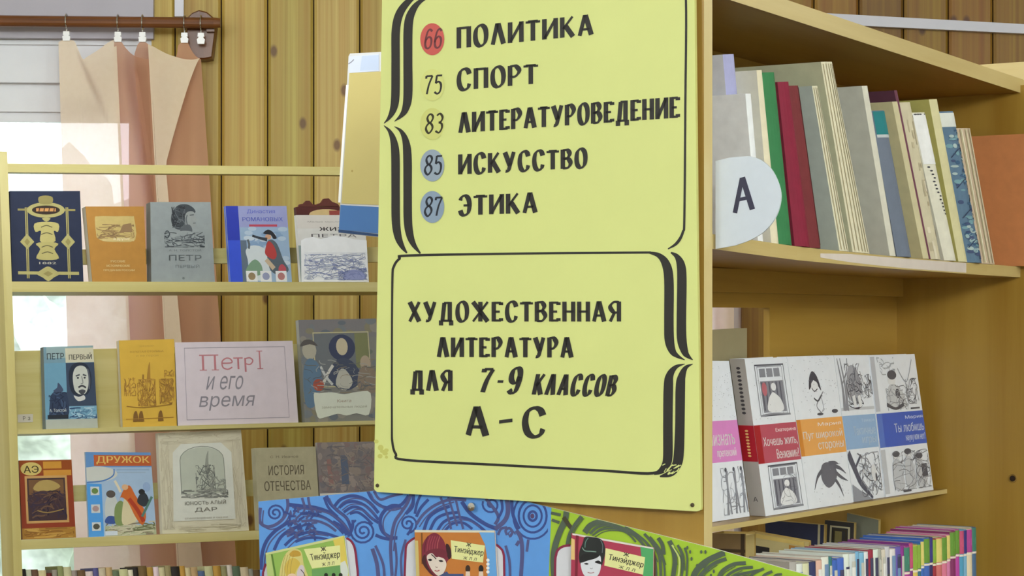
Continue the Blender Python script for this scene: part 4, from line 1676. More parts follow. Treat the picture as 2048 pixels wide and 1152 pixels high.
# white paperbacks with coloured bands, face out on the shallow ledge
def paperbacks():
    tl = .145
    UP = (Z - NF * tl).normalized()
    NP = (NF + Z * tl).normalized()
    base = BC(.5, C_LOW - .012, z_low(.5) + TH_LOW)
    G0 = Plane(base, NP)
    G = 'white paperbacks with coloured title bands'
    SK, IK = (142, 145, 156), (84, 87, 100)
    white = (234, 239, 248)

    def place(q, off, th):
        P = Plane(base + NF * off, NP)
        TL, TR, BR, BL = [P.at(*p) for p in q]
        for b, tp in ((BL, TL), (BR, TR)):      # feet rest on the ledge
            dz = z_low(tof(b)) + TH_LOW + .0006 - b.z
            b += UP * (dz / UP.z)
        return Hex(TL, TR, BR, BL, -NF * th)

    def band(a, y0, y1, col, l1, l2, l3=None, tc=(244, 238, 240), x0=0.0, ox=(.1, .96)):
        a.rect(x0, y0, 1, y1, col)
        h = y1 - y0
        w = ox[1] - ox[0]
        if l3:
            a.text(l3, ox[1] - w * .6, y1 - h * .24, ox[1], y1 - h * .12, tc)
        a.text(l1, ox[0], y1 - h * .60, ox[1], y1 - h * .33, tc, .012)
        a.text(l2, ox[1] - w * .66, y0 + h * .08, ox[1], y0 + h * .33, tc, .012)

    def speck(a, rn, x0, y0, x1, y1, n=40):
        for i in range(n):
            a.ell(rn.uniform(x0, x1), rn.uniform(y0, y1), .006, .003, (150, 156, 166), 6)

    def pink(a):
        rn = random.Random(1)
        band(a, .36, .62, (222, 140, 206), 'наизнать', 'претензий', None, ox=(.05, .86))
        speck(a, rn, .3, .64, .96, .97, 60)
        for x in (.5, .72, .92):
            a.stroke([(x - .05, .03), (x, .16), (x + .02, .3)], .02, SK, 4)
            a.stroke([(x + .05, .03), (x + .02, .17), (x - .02, .28)], .015, SK, 4)
            a.ell(x, .31, .03, .014, IK, 10)
        a.scrib(.35, .03, .97, .32, 26, [SK, (160, 164, 176)], 0.0050, rn, .12)

    def red(a):
        rn = random.Random(2)
        band(a, .33, .575, (188, 84, 104), 'Хочешь жить,', 'Вениамин?', 'Екатерина', ox=(.17, .97))
        a.rect(0, .33, .14, .575, (168, 30, 44))
        for (y0, y1) in ((.63, .955), (.035, .31)):
            h = y1 - y0
            a.frame(.20, y0, .88, y1, .012, IK)
            a.frame(.25, y0 + .02 * h, .83, y1 - .03 * h, .008, SK)
            for k in range(3):
                a.rect(.29 + k * .17, y0 + h * .76, .43 + k * .17, y0 + h * .93, SK)
            a.rect(.28, y0 + h * .06, .82, y0 + h * .68, (138, 140, 152))
            for k in range(6):
                a.rect(.30 + k * .085, y0 + h * .1, .33 + k * .085, y0 + h * .66, (92, 94, 110))
            a.poly(smooth([(.40, y0 + h * .08), (.42, y0 + h * .3), (.52, y0 + h * .44), (.58, y0 + h * .44), (.72, y0 + h * .3), (.74, y0 + h * .08)], 4, True), (232, 234, 238))
            a.ell(.58, y0 + h * .56, .06, h * .08, (236, 238, 242), 16)
            a.stroke([(.2, y0), (.5, y0 + .03 * h), (.9, y0)], .012, SK, 4)
        a.ell(.36, .80, .06, .045, (190, 110, 122), 14)
        a.scrib(.3, .05, .8, .25, 14, [SK, IK], 0.0030, rn, .15)
        speck(a, rn, .02, .6, .98, .99, 26)

    def orange(a):
        rn = random.Random(3)
        band(a, .345, .585, (234, 170, 96), 'Пуг широкой', 'стороны', 'Мария')
        a.rect(0, .345, .08, .585, (212, 136, 56))
        a.poly(smooth([(.36, .78), (.40, .86), (.48, .90), (.57, .86), (.62, .77), (.56, .80), (.48, .84), (.42, .80)], 4, True), (70, 72, 86))
        a.ell(.49, .80, .075, .035, (232, 234, 238), 14)
        a.stroke([(.42, .79), (.47, .765), (.54, .78)], .008, IK, 4)
        a.stroke([(.66, .76), (.52, .70), (.48, .66), (.56, .62)], .010, SK, 4)
        a.stroke([(.44, .72), (.52, .70), (.62, .74)], .012, IK, 4)
        a.stroke([(.60, .72), (.62, .66), (.58, .625)], .007, SK, 4)
        a.ell(.53, .612, .07, .010, IK, 12)
        a.ell(.86, .625, .07, .014, IK, 12)
        a.poly(smooth([(.36, .20), (.40, .27), (.52, .29), (.66, .27), (.72, .21), (.64, .15), (.50, .12), (.40, .15)], 4, True), (104, 106, 120))
        for p in ([(.40, .24), (.28, .20), (.18, .12)], [(.66, .26), (.80, .24), (.92, .20)], [(.68, .22), (.80, .18), (.94, .15)], [(.66, .17), (.74, .12), (.80, .05)], [(.56, .28), (.70, .28), (.78, .27)]):
            a.stroke(p, [.03, .024, .004], (96, 98, 112), 4)
        speck(a, rn, .04, .62, .98, .99, 70)
        speck(a, rn, .04, .02, .98, .32, 30)

    def sky(a):
        rn = random.Random(4)
        band(a, .355, .585, (148, 182, 222), 'Тактичные', 'игры', 'Тамара', tc=(196, 216, 238), ox=(.28, .95))
        a.rect(.0, .62, 1, .64, (200, 204, 212))
        for x in (.10, .18):
            a.stroke([(x, .62), (x + .02, .78), (x - .04, .98)], [.05, .03, .01], SK, 4)
        a.stroke([(.12, .80), (.3, .90), (.34, .98)], .012, SK, 4)
        a.poly(smooth([(.28, .70), (.26, .82), (.36, .92), (.54, .92), (.66, .82), (.62, .70), (.5, .66)], 4, True), (168, 170, 180))
        a.scrib(.24, .66, .68, .94, 60, [IK, SK, (98, 100, 112)], 0.0060, rn, .16)
        a.poly(smooth([(.22, .66), (.3, .64), (.5, .625), (.64, .65), (.4, .635)], 3, True), (62, 60, 78))
        a.scrib(.70, .70, .98, .86, 30, [IK, SK], 0.0060, rn, .2)
        for x in (.42, .58):
            a.stroke([(x, .64), (x - .02, .72)], .05, (232, 234, 238))
        a.stroke([(.02, .33), (.16, .22), (.30, .12), (.62, .01)], [.07, .06, .05, .02], (84, 88, 108), 4)
        a.stroke([(.16, .22), (.40, .31)], .02, (84, 88, 108))
        a.poly([(.0, 0), (.02, .12), (.3, .06), (.6, 0)], (150, 154, 166))
        a.scrib(.3, .03, .95, .32, 46, [SK, IK, (150, 154, 166)], 0.0060, rn, .18)
        a.ell(.74, .18, .09, .06, (226, 228, 232), 14)
        a.ell(.80, .15, .03, .03, IK, 10)

    def blue(a):
        rn = random.Random(5)
        band(a, .345, .585, (62, 96, 196), 'Ты любишь', 'науку или нет?', 'Мария', x0=.0, tc=(224, 232, 250), ox=(.34, .98))
        a.rect(0, .345, .11, .585, (86, 120, 204))
        a.rect(0, .6, .09, .99, (192, 196, 206))
        a.rect(0, .02, .09, .33, (196, 200, 208))
        a.scrib(.14, .86, .5, .98, 14, [(170, 176, 186)], 0.0100, rn, .2)
        a.ell(.40, .82, .085, .05, (228, 230, 234), 16)
        a.ell(.42, .855, .10, .034, IK, 16)
        a.poly(smooth([(.28, .62), (.3, .76), (.44, .79), (.6, .74), (.66, .62)], 4, True), (204, 208, 214))
        a.ell(.50, .72, .05, .035, IK, 12)
        a.scrib(.26, .60, .7, .78, 36, [SK, IK, (150, 154, 164)], 0.0045, rn, .16)
        a.stroke([(.24, .645), (.42, .612), (.60, .64)], [.03, .02, .03], IK, 4)
        a.scrib(.70, .64, .95, .82, 30, [IK, SK], 0.0060, rn, .2)
        a.rect(.74, .60, .94, .612, IK)
        a.stroke([(.56, .9), (.72, .8), (.9, .96)], .008, (170, 176, 186), 4)
        for x, y in ((.30, .27), (.55, .28), (.78, .24)):
            a.ell(x, y, .07, .035, (226, 228, 232), 14)
            a.ell(x, y + .02, .075, .022, IK, 14)
            a.poly(smooth([(x - .1, .05), (x - .08, y - .04), (x + .06, y - .03), (x + .1, .05)], 4, True), (200, 204, 212))
        a.rect(.80, .10, .92, .20, IK)
        a.scrib(.2, .03, .97, .30, 70, [SK, IK, (150, 154, 164)], 0.0040, rn, .14)
        a.rect(.36, .015, .52, .028, IK)

    rows = [
        ('white paperback with a pink title band, partly behind the end panel', [(1395, 722), (1458, 722), (1502, 1052), (1425, 1070)], -.020, .018, pink, None),
        ('white paperback with a red title band and grey spine showing', [(1489, 718), (1573, 714), (1617, 1022), (1532, 1040)], .0, .026, red, (172, 166, 160)),
        ('white paperback with an orange title band and a girl hugging her knees', [(1574, 714), (1667, 711), (1706, 1000), (1618, 1020)], .0, .018, orange, None),
        ('white paperback with a light blue title band and tree drawings', [(1668, 711), (1737, 710), (1768, 990), (1707, 1000)], -.0015, .018, sky, None),
        ('white paperback with a deep blue title band, rightmost on the ledge', [(1739, 711), (1829, 708), (1866, 972), (1771, 988)], .0, .018, blue, None)]
    for lb, q, off, th, art, sp in rows:
        h = place(q, off, th)
        t = face_book(lb, h, white, art, group=G, spine_col=sp, edge=sp if sp else None, pages=(222, 222, 216), name='paperback', back=white)
        if sp:                                   # printed spine with its red band
            cov = None
            mb = MB()
            fn = lambda u, v: h.p(u, v, 0)
            n = (h.p(0, .5, 0) - h.p(0, .5, 1)).normalized()
            mb.face([fn(0, 0) + n * .0002, fn(1, 0) + n * .0002, fn(1, 1) + n * .0002, fn(0, 1) + n * .0002], (172, 166, 160))
            a = Art(mb, fn, n, sx=.1, base=.0004)
            a.rect(0, .345, 1, .575, (170, 24, 38))
            for i in range(12):
                a.ell(.5, .94 - i * .026, .14, .009, (70, 66, 70), 7)
            for i in range(9):
                a.ell(.5, .54 - i * .02, .12, .007, (232, 190, 120), 7)
            a.text('А', .35, .09, .65, .12, (70, 66, 70))
            tag(mb.build('spine', M_PAPER, t), 'grey spine with a red band')


paperbacks()


def behind_paperbacks():
    # small khaki book standing behind the ledge, seen above the paperbacks
    P = FP.off(-.226)
    z0 = z_low(.15) + TH_LOW + .0006
    TL, TR = P.at(1412, 661), P.at(1494, 656)
    BL, BR = V((TL.x, TL.y, z0)), V((TR.x, TR.y, z0))
    h = Hex(TL, TR, BR, BL, -NF * .012)

    def art(a):
        a.text('Люся', .46, .74, .64, .765, (96, 84, 60))
        a.text('С двойным тиражом', .30, .705, .80, .725, (96, 84, 60))
        a.text('повесть', .38, .62, .62, .64, (112, 100, 76))
    face_book('small khaki book peeping above the pink and red paperbacks', h, (150, 140, 108), art, m=M_PAPER)


behind_paperbacks()


def magazines():
    rn = random.Random(5)
    G = 'thin children\'s books packed on the lower shelf of the bookcase'
    cols = ['plaid', 'white', 'cream', 'navy', 'peach', 'white', 'teal', 'blue', 'blue', 'white', 'pale', 'sky', 'sky', 'white', 'red', 'white', 'grey', 'cream', 'dots', 'white', 'violet',
            'purple', 'magenta', 'purple', 'yellow', 'teal', 'blue', 'blue', 'navy', 'red', 'salmon', 'rose', 'pink', 'plum', 'magenta', 'cyan', 'sky', 'cream', 'slate']
    C = dict(plaid=(176, 176, 180), white=(226, 228, 230), cream=(222, 214, 184), navy=(50, 52, 100), peach=(226, 190, 164), teal=(56, 120, 136), blue=(66, 104, 190), pale=(206, 216, 226),
             sky=(130, 180, 214), red=(160, 44, 62), grey=(168, 172, 156), dots=(206, 206, 204), violet=(112, 88, 178), purple=(138, 52, 140), magenta=(180, 70, 166), yellow=(214, 186, 92),
             salmon=(206, 112, 112), rose=(212, 120, 150), pink=(214, 130, 170), plum=(142, 50, 108), cyan=(86, 170, 200), slate=(86, 110, 150))
    tops = line_z([(1540, 1140), (1577, 1129), (1685, 1112), (1795, 1092), (1806, 1089)], -.068)
    tops2 = line_z([(1810, 1091), (1828, 1086), (1880, 1072), (1903, 1062), (1944, 1058)], -.068)
    n = len(cols)
    ta, tb = tof(FP.off(-.068).at(1584, 1130)), tof(FP.off(-.068).at(1953, 1060))
    x = ta
    wd = [rn.uniform(.7, 1.25) for _ in cols]
    sc = (tb - ta) / sum(wd)
    split = tof(FP.off(-.068).at(1808, 1090))
    for i, k in enumerate(cols):
        t0, t1 = x, x + wd[i] * sc
        x = t1
        hi = t0 >= split
        z1 = (tops2 if hi else tops)(t0) + rn.uniform(-.004, .004)
        col = tuple(max(0, min(255, q + rn.randint(-8, 8))) for q in C[k])
        lean = .010
        h = Hex(BC(t0 - lean, -.068, z1), BC(t1 - lean - .0006, -.068, z1), BC(t1 - .0006, -.068, Z_MAG + .0008), BC(t0, -.068, Z_MAG + .0008), -NF * .11)
        top = rn.choice([(176, 72, 150), (196, 84, 120), (140, 176, 66), (66, 130, 110), (104, 150, 60), (60, 58, 130), (220, 206, 120)])

        def art(a, k=k, hi=hi, top=top, i=i):
            r2 = random.Random(i)
            if hi:
                a.rect(.03, .82, .97, .995, top)
                a.ell(.5, .90, .3, .03, tuple(min(255, q + 60) for q in top), 10)
                a.rect(.03, .80, .97, .815, (236, 226, 210))
            else:
                for q in range(r2.randint(1, 3)):
                    a.rect(.2, r2.uniform(.5, .9), .8, r2.uniform(.90, .96), r2.choice([(120, 150, 190), (70, 70, 100), (200, 200, 190), (236, 236, 232)]))
                if k == 'dots' or k == 'grey':
                    for q in range(12):
                        a.ell(r2.uniform(.2, .8), r2.uniform(.4, .95), .1, .008, (90, 100, 80), 7)
            a.rect(.86, .02, .96, .98, (236, 232, 222))
        nm = {'plaid': 'grey checked', 'pale': 'pale blue-white', 'sky': 'sky blue', 'dots': 'dotted white'}.get(k, k)
        lb = 'thin %s-spined children\'s book, %s from the left on the lower shelf' % (nm, ORD[i])
        bc = (206, 196, 70) if i == 30 else col
        spine_book(lb, h, col, bc, group=G, art=art, bulge=.25, bt=.0009, inset=.003, pages=(230, 228, 220), m=M_GLOSS)


magazines()


def back_stack():
    """odds and ends standing in the far half of the bookcase, seen under the ledge"""
    zs = Z_MAG + .0008

    def slab(lb, q, c, dep, col, art=None, name='book'):
        px = sum(p[0] for p in q) / 4
        P = Plane(BC(tof(FP.off(c).at(px, 1100)), 0, 0), -D)
        TL, TR, BR, BL = [P.at(*p) for p in q]
        BL = V((BL.x, BL.y, zs))
        BR = V((BR.x, BR.y, zs))
        face_book(lb, Hex(TL, TR, BR, BL, D * dep), col, art, m=M_CLOTH, name=name, cat=name, pages=(200, 180, 120), edge=(186, 160, 96))

    def grain(a):
        a.rect(0, .88, 1, .90, (60, 46, 28))
        a.rect(.86, 0, .97, 1, (60, 46, 28))

    def lab(a):
        a.rect(.0, .835, .40, .915, (34, 30, 30))
        a.rect(.0, .97, 1, 1, (206, 180, 104))
        a.rect(.74, .60, .98, .96, (170, 120, 50))
        for i in range(5):
            a.rect(.46 + i * .05, .3, .475 + i * .05, .9, (178, 166, 124))

    def fr(a):
        a.frame(.22, .74, .84, .955, .022, (190, 184, 150))
        a.frame(.32, .77, .74, .93, .02, (60, 54, 40))
        a.rect(.36, .78, .60, .92, (140, 130, 84))

    def gold(a):
        a.rect(.90, 0, .94, 1, (176, 170, 140))
    slab('brown box standing behind the poster edge, under the left of the paperback ledge', [(1424, 1066), (1491, 1068), (1490, 1200), (1424, 1200)], -.30, .04, (120, 98, 64), grain, 'box')
    slab('khaki box with a black label under the paperback ledge', [(1494, 1064), (1608, 1084), (1606, 1210), (1492, 1200)], -.29, .03, (186, 172, 122), lab, 'box')
    slab('dark navy book leaning behind the khaki box under the ledge', [(1530, 1040), (1648, 1050), (1640, 1200), (1540, 1200)], -.40, .015, (44, 48, 74), gold)
    slab('dark card with a framed picture leaning under the ledge', [(1650, 1040), (1708, 1046), (1702, 1200), (1636, 1200)], -.34, .012, (56, 54, 54), fr)
    slab('dull grey-green card behind the thin books, nearest the bookcase corner', [(1694, 1026), (1757, 1040), (1752, 1200), (1690, 1200)], -.30, .012, (120, 122, 106))

back_stack()
# ------------------------------------------------------------------ display stand on the left
AL = math.radians(31)
SU = V((math.cos(AL), math.sin(AL), 0))
SN0 = V((math.sin(AL), -math.cos(AL), 0))
LEAN = math.atan(.115)
SV = (Z * math.cos(LEAN) - SN0 * math.sin(LEAN))
SNN = (SN0 * math.cos(LEAN) + Z * math.sin(LEAN))
S0 = EYE + ray(8, 640) * 4.9
SP = Plane(S0, SNN)


def sab(p):
    return (p - S0).dot(SU), (p - S0).dot(SV)


def ST(a, b, c):
    return S0 + SU * a + SV * b + SNN * c


def sline(p0, p1, c=0.0):
    (a0, b0), (a1, b1) = sab(SP.off(c).at(*p0)), sab(SP.off(c).at(*p1))
    return lambda a: b0 + (b1 - b0) * (a - a0) / (a1 - a0)


A_R = sab(SP.at(838, 576))[0]
# front top edges of the shelves
sh_rail = sline((12, 327), (680, 334))
sh_top = sline((24, 563), (748, 564.5))
sh_mid = sline((34, 860), (748, 841))
sh_low = sline((45, 1080), (515, 1061))
Z_ROW = .215                                    # height of the row of books on the lowest shelf in view
sh_row = sline((50, 1305), (515, 1270))
BACK = -.062


def stand():
    root = thing('display_stand', ST(.5, sab(V((0, 0, 0)) + S0 - Z * S0.z)[1], -.04), 'light wooden display stand with open shelves of face-out books', 'display stand')
    g = lambda lo, hi, a0, a1, c0, c1: [ST(a, f(a), c) for f in (lo, hi) for a in (a0, a1) for c in (c0, c1)]
    bz = -S0.z / SV.z                            # foot of the posts
    # posts
    pb, pt = sab(SP.at(27, 1150)), sab(SP.at(-3, 303))
    sl = (pt[0] - pb[0]) / (pt[1] - pb[1])
    wdt = sab(SP.at(44, 1150))[0] - pb[0]
    for x in (0, A_R - pb[0]):
        mb = MB()
        mb.hexa([ST(x + pb[0] + sl * (b - pb[1]) + k, b, c) for b in (bz, pt[1]) for k in (0, wdt) for c in (-.085, .003)])
        mb.build('post', M_STAND, root)

    def post_r(b):
        return pb[0] + sl * (b - pb[1]) + wdt * .98

    def brd(nm, lo, hi, c0, c1):
        b = lo(.4)
        mb = MB()
        mb.hexa(g(lo, hi, post_r(b), A_R + .01, c0, c1))
        mb.build(nm, M_STAND, root)
    px = lambda n: n / F * 5.15
    off = lambda f, d: (lambda a: f(a) + d)
    brd('rail', off(sh_rail, -px(17)), sh_rail, -.02, 0)
    brd('shelf', off(sh_top, -px(20)), sh_top, -.075, 0)
    brd('shelf', off(sh_mid, -px(8)), sh_mid, -.075, 0)
    brd('shelf', off(sh_low, -px(18)), sh_low, -.075, 0)
    brd('shelf', off(sh_row, -px(18)), sh_row, -.15, 0)
    brd('shelf', off(sh_row, -px(330)), off(sh_row, -px(312)), -.15, 0)
    # back rails and the solid back of the middle row
    r1, r1b = sline((30, 500), (748, 494), BACK), sline((30, 530), (748, 524), BACK)
    brd('back_rail', r1b, r1, BACK - .012, BACK)
    r2, r2b = sline((45, 974), (515, 959), BACK), sline((45, 1006), (515, 992), BACK)
    brd('back_rail', r2b, r2, BACK - .012, BACK)
    r3 = sline((30, 702), (748, 684), BACK)
    brd('back_board', sh_mid, r3, BACK - .010, BACK)
    # small paper label on the back board
    mb = MB()
    P = SP.off(BACK + .0008)
    q = [(35, 829), (66, 828), (66, 844), (36, 845)]
    f = [P.at(*p) for p in q]
    mb.face(f, (196, 190, 176))
    L = bilin(*f)
    a = Art(mb, lambda u, v: L(u, v), SNN, sx=2)
    a.text('Р', .34, .25, .5, .75, (70, 64, 56))
    a.text('з', .66, .25, .82, .65, (70, 64, 56))
    tag(mb.build('label', M_PAPER, root), 'small paper label')


stand()
RNG = random.Random


def place(q, shelf, c=-.016, th=.02, lean=0.0):
    """front corners TL TR BR BL in the photograph, feet put on the shelf"""
    P = SP.off(c)
    pts = [P.at(*p) for p in q]
    out = []
    for p, foot in ((pts[0], 0), (pts[1], 0), (pts[2], 1), (pts[3], 1)):
        a, b = sab(p)
        if foot:
            b = shelf(a) + .0008
        out.append(ST(a, b, c))
    return Hex(*out, -SNN * th)


def stand_books():
    GOLD, GD = (176, 168, 110), (150, 140, 86)

    def navy(a):
        for x in (.22, .80):
            a.stroke([(x, .04), (x, .82)], .030, GOLD)
            a.stroke([(x, .04), (x, .82)], .012, (120, 112, 70))
            a.poly([(x - .10, .44), (x, .53), (x + .10, .44), (x, .36)], GOLD)
            a.poly([(x - .04, .44), (x, .48), (x + .04, .44), (x, .40)], GD)
        a.stroke([(.08, .10), (.94, .095)], .034, GOLD)
        a.stroke([(.10, .795), (.92, .79)], .022, GD)
        a.poly(smooth([(.34, .09), (.42, .14), (.50, .17), (.58, .14), (.66, .09), (.58, .05), (.50, .01), (.42, .05)], 3, True), GOLD)
        a.poly([(.43, .09), (.5, .12), (.57, .09), (.5, .06)], GD)
        a.ell(.5, .79, .27, .085, GOLD, 28)
        a.ell(.5, .79, .20, .05, (54, 40, 34), 24)
        a.rect(.36, .775, .64, .81, (206, 150, 90))
        for x in (.40, .47, .54, .61):
            a.stroke([(x, .775), (x + .01, .81)], .012, (90, 60, 40))
        a.poly(smooth([(.42, .86), (.40, .93), (.50, .95), (.60, .93), (.58, .86)], 3, True), GD)
        a.poly(smooth([(.44, .70), (.5, .66), (.56, .70)], 3, True), GOLD)
        a.poly(smooth([(.33, .64), (.5, .66), (.67, .64), (.66, .55), (.60, .56), (.62, .45), (.5, .43), (.40, .45), (.42, .56), (.34, .55)], 3, True), (190, 180, 116))
        a.poly(smooth([(.34, .42), (.5, .44), (.66, .42), (.60, .36), (.66, .26), (.5, .24), (.34, .26), (.40, .36)], 3, True), (182, 172, 110))
        for y in (.60, .52, .38, .31):
            a.stroke([(.42, y), (.5, y + .02), (.58, y)], .010, (96, 90, 62), 3)
        a.text('1882', .38, .195, .62, .22, (190, 186, 170))

    def amber(a):
        a.poly(smooth([(.14, .62), (.14, .84), (.20, .87), (.5, .87), (.78, .87), (.82, .84), (.82, .56), (.5, .53), (.26, .54), (.16, .58)], 3, True), (198, 176, 112))
        a.scrib(.16, .58, .80, .76, 40, [(150, 122, 82), (130, 104, 72), (178, 152, 100)], .012, RNG(2), .16)
        a.poly([(.55, .66), (.62, .76), (.76, .78), (.78, .66)], (146, 118, 84))
        a.rect(.24, .54, .80, .575, (206, 184, 126))
        a.text('и другие', .44, .545, .72, .585, (232, 220, 180), .02)
        a.text('РУССКИЕ', .36, .26, .62, .29, (226, 206, 150), .02)
        a.text('ИСТОРИЧЕСКИЕ', .28, .20, .70, .23, (226, 206, 150), .02)
        a.text('ПРЕДАНИЯ РОССИИ', .22, .14, .78, .17, (226, 206, 150), .02)

    def grey(a):
        K, K2 = (66, 72, 78), (92, 98, 104)
        a.poly(smooth([(.36, .70), (.33, .78), (.36, .88), (.46, .96), (.60, .97), (.70, .93), (.74, .88), (.70, .86), (.62, .88), (.56, .82), (.56, .72), (.50, .66), (.42, .66)], 4, True), K)
        a.poly(smooth([(.56, .74), (.57, .84), (.62, .88), (.70, .88), (.73, .84), (.74, .80), (.765, .77), (.735, .76), (.73, .71), (.68, .69), (.62, .68)], 4, True), (150, 156, 156))
        a.poly(smooth([(.48, .68), (.60, .72), (.66, .69), (.66, .62), (.50, .61)], 4, True), K2)
        a.stroke([(.64, .835), (.71, .84)], .010, K)
        a.stroke([(.69, .735), (.735, .738)], .008, K)
        a.stroke([(.60, .70), (.58, .78), (.60, .84)], .014, K2, 3)
        a.scrib(.35, .68, .56, .94, 40, [(46, 50, 56), (100, 106, 112)], .010, RNG(3), .2)
        a.stroke([(.22, .60), (.26, .64), (.30, .60), (.26, .55), (.22, .58)], .014, K, 4)
        a.poly(smooth([(.24, .50), (.36, .60), (.52, .64), (.70, .62), (.84, .54), (.78, .46), (.60, .44), (.42, .46)], 4, True), (150, 158, 160))
        a.scrib(.22, .44, .86, .62, 60, [K, K2, (130, 138, 140)], .010, RNG(4), .14)
        a.text('А. Н. ТОЛСТОЙ', .28, .385, .80, .415, (112, 118, 122))
        a.text('ПЕТР', .28, .27, .80, .34, (118, 126, 130), .01)
        a.text('ПЕРВЫЙ', .38, .18, .76, .225, (112, 120, 124))
        a.ell(.5, .05, .02, .016, (110, 118, 120), 10)

    def blue(a):
        a.rect(0, 0, .20, 1, (54, 84, 214))
        a.rect(0, .55, .20, 1, (40, 58, 176))
        a.rect(.20, .72, 1, 1, (150, 156, 204))
        a.rect(.20, 0, 1, .72, (150, 176, 206))
        for i in range(24):
            r = RNG(i)
            a.ell(r.uniform(.25, .95), r.uniform(.25, .72), .07, .03, r.choice([(176, 196, 216), (130, 160, 196), (192, 206, 220)]), 10)
        a.text('Династия', .34, .895, .80, .955, (86, 96, 190))
        a.text('РОМАНОВЫХ', .26, .80, .92, .855, (92, 104, 200), .01)
        a.rect(.36, .73, .82, .758, (186, 70, 92))
        a.rect(.20, .0, .30, .55, (96, 112, 130))
        a.poly(smooth([(.30, .30), (.28, .42), (.38, .48), (.52, .47), (.62, .40), (.66, .24), (.6, .05), (.36, .05)], 4, True), (206, 216, 222))
        a.poly(smooth([(.26, .10), (.30, .22), (.42, .30), (.52, .22), (.50, .10)], 4, True), (122, 156, 130))
        a.poly(smooth([(.62, .50), (.70, .56), (.80, .50), (.88, .30), (.96, .16), (.80, .10), (.66, .16), (.62, .34)], 4, True), (84, 98, 110))
        a.poly(smooth([(.60, .44), (.66, .54), (.74, .48), (.78, .36), (.72, .30), (.60, .36)], 4, True), (178, 62, 62))
        a.poly(smooth([(.80, .20), (.86, .24), (.92, .18), (.88, .12), (.80, .13)], 4, True), (184, 78, 92))
        a.ell(.66, .595, .05, .035, (206, 160, 130), 12)
        a.poly(smooth([(.58, .64), (.66, .69), (.74, .66), (.80, .58), (.74, .57), (.70, .62)], 3, True), (34, 36, 46))
        a.stroke([(.64, .56), (.54, .575), (.44, .60)], [.05, .035, .03], (52, 60, 72), 3)
        a.stroke([(.44, .60), (.40, .61)], .03, (40, 44, 54))
        a.stroke([(.60, .30), (.66, .24), (.72, .18)], .06, (196, 176, 150), 3)
        a.stroke([(.32, .56), (.34, .50), (.33, .44)], .03, (90, 100, 110), 3)
        for x, c in ((.34, (150, 130, 100)), (.57, (150, 156, 190)), (.82, (176, 120, 120))):
            a.rect(x - .08, .01, x + .10, .15, (226, 228, 232))
            a.ell(x + .01, .08, .06, .05, c, 12)

    def white(a):
        a.rect(0, .80, 1, 1, (214, 210, 206))
        a.text('Малые мысли русских', .16, .885, .92, .91, (150, 146, 146))
        a.text('ЖИЗНЬ', .32, .765, .88, .82, (52, 46, 52), .03)
        a.text('ПЕТРА', .20, .67, .86, .72, (128, 122, 130), .01)
        a.rect(0, .0, .05, .55, (150, 166, 166))

    def sheet(a):
        r = RNG(9)
        a.scrib(.05, .08, .96, .66, 150, [(150, 160, 196), (170, 178, 200), (120, 132, 176), (196, 204, 220)], .012, r, .10)
        for i in range(30):
            a.ell(r.uniform(.08, .94), r.uniform(.1, .62), .03, .02, r.choice([(140, 150, 190), (186, 194, 214)]), 8)
        a.stroke([(.04, .70), (.97, .69)], .006, (206, 212, 226))
        a.poly(smooth([(.62, .10), (.74, .30), (.90, .24), (.96, .10), (.8, .06)], 3, True), (150, 158, 204))
        a.scrib(.55, .06, .97, .32, 40, [(110, 122, 176), (140, 150, 196)], .012, r, .15)
        a.rect(.02, .015, .98, .05, (240, 242, 246))

    def cap(a):
        a.ell(.45, .90, .26, .07, (206, 180, 130), 18)
        a.rect(.5, .86, 1, .95, (150, 70, 64))

    def teal(a):
        a.rect(.05, .86, 1, 1, (150, 174, 178))
        a.rect(.43, .80, 1, .975, (206, 202, 178))
        a.rect(0, 0, .43, .80, (110, 158, 184))
        a.text('ПЕТР', .06, .845, .40, .92, (60, 70, 76), .01)
        a.text('ПЕРВЫЙ', .50, .835, .96, .915, (60, 62, 60), .01)
        a.rect(.43, .26, 1, .795, (62, 76, 98))
        a.poly(smooth([(.50, .48), (.48, .66), (.56, .77), (.72, .80), (.86, .76), (.93, .64), (.90, .48), (.80, .40), (.60, .40)], 4, True), (44, 52, 68))
        a.poly(smooth([(.57, .50), (.56, .64), (.62, .735), (.74, .76), (.84, .72), (.87, .60), (.85, .49), (.79, .42), (.69, .41), (.61, .44)], 4, True), (198, 202, 194))
        a.stroke([(.62, .635), (.70, .65)], .018, (70, 74, 82))
        a.stroke([(.76, .65), (.83, .635)], .018, (70, 74, 82))
        a.ell(.66, .612, .022, .012, (50, 54, 62), 10)
        a.ell(.795, .612, .022, .012, (50, 54, 62), 10)
        a.stroke([(.735, .63), (.755, .55), (.71, .54)], .012, (134, 138, 136), 3)
        a.stroke([(.66, .495), (.735, .515), (.81, .49)], .022, (60, 62, 70), 3)
        a.poly(smooth([(.66, .455), (.735, .47), (.80, .455), (.77, .42), (.735, .405), (.69, .42)], 3, True), (74, 78, 86))
        a.stroke([(.86, .72), (.89, .60), (.87, .47)], .02, (90, 96, 108), 3)
        a.poly(smooth([(.56, .40), (.64, .33), (.78, .35), (.76, .40), (.66, .38)], 3, True), (206, 208, 204))
        a.rect(.43, .0, 1, .27, (120, 166, 192))
        a.scrib(.46, .11, .98, .25, 40, [(56, 84, 120), (90, 130, 160), (170, 200, 214)], .014, RNG(5), .14)
        a.poly(smooth([(.10, .40), (.20, .46), (.30, .44), (.43, .42), (.43, .14), (.06, .14)], 4, False), (52, 66, 92))
        a.poly(smooth([(.16, .46), (.24, .50), (.26, .56), (.32, .52), (.36, .46), (.26, .44)], 3, True), (70, 84, 110))
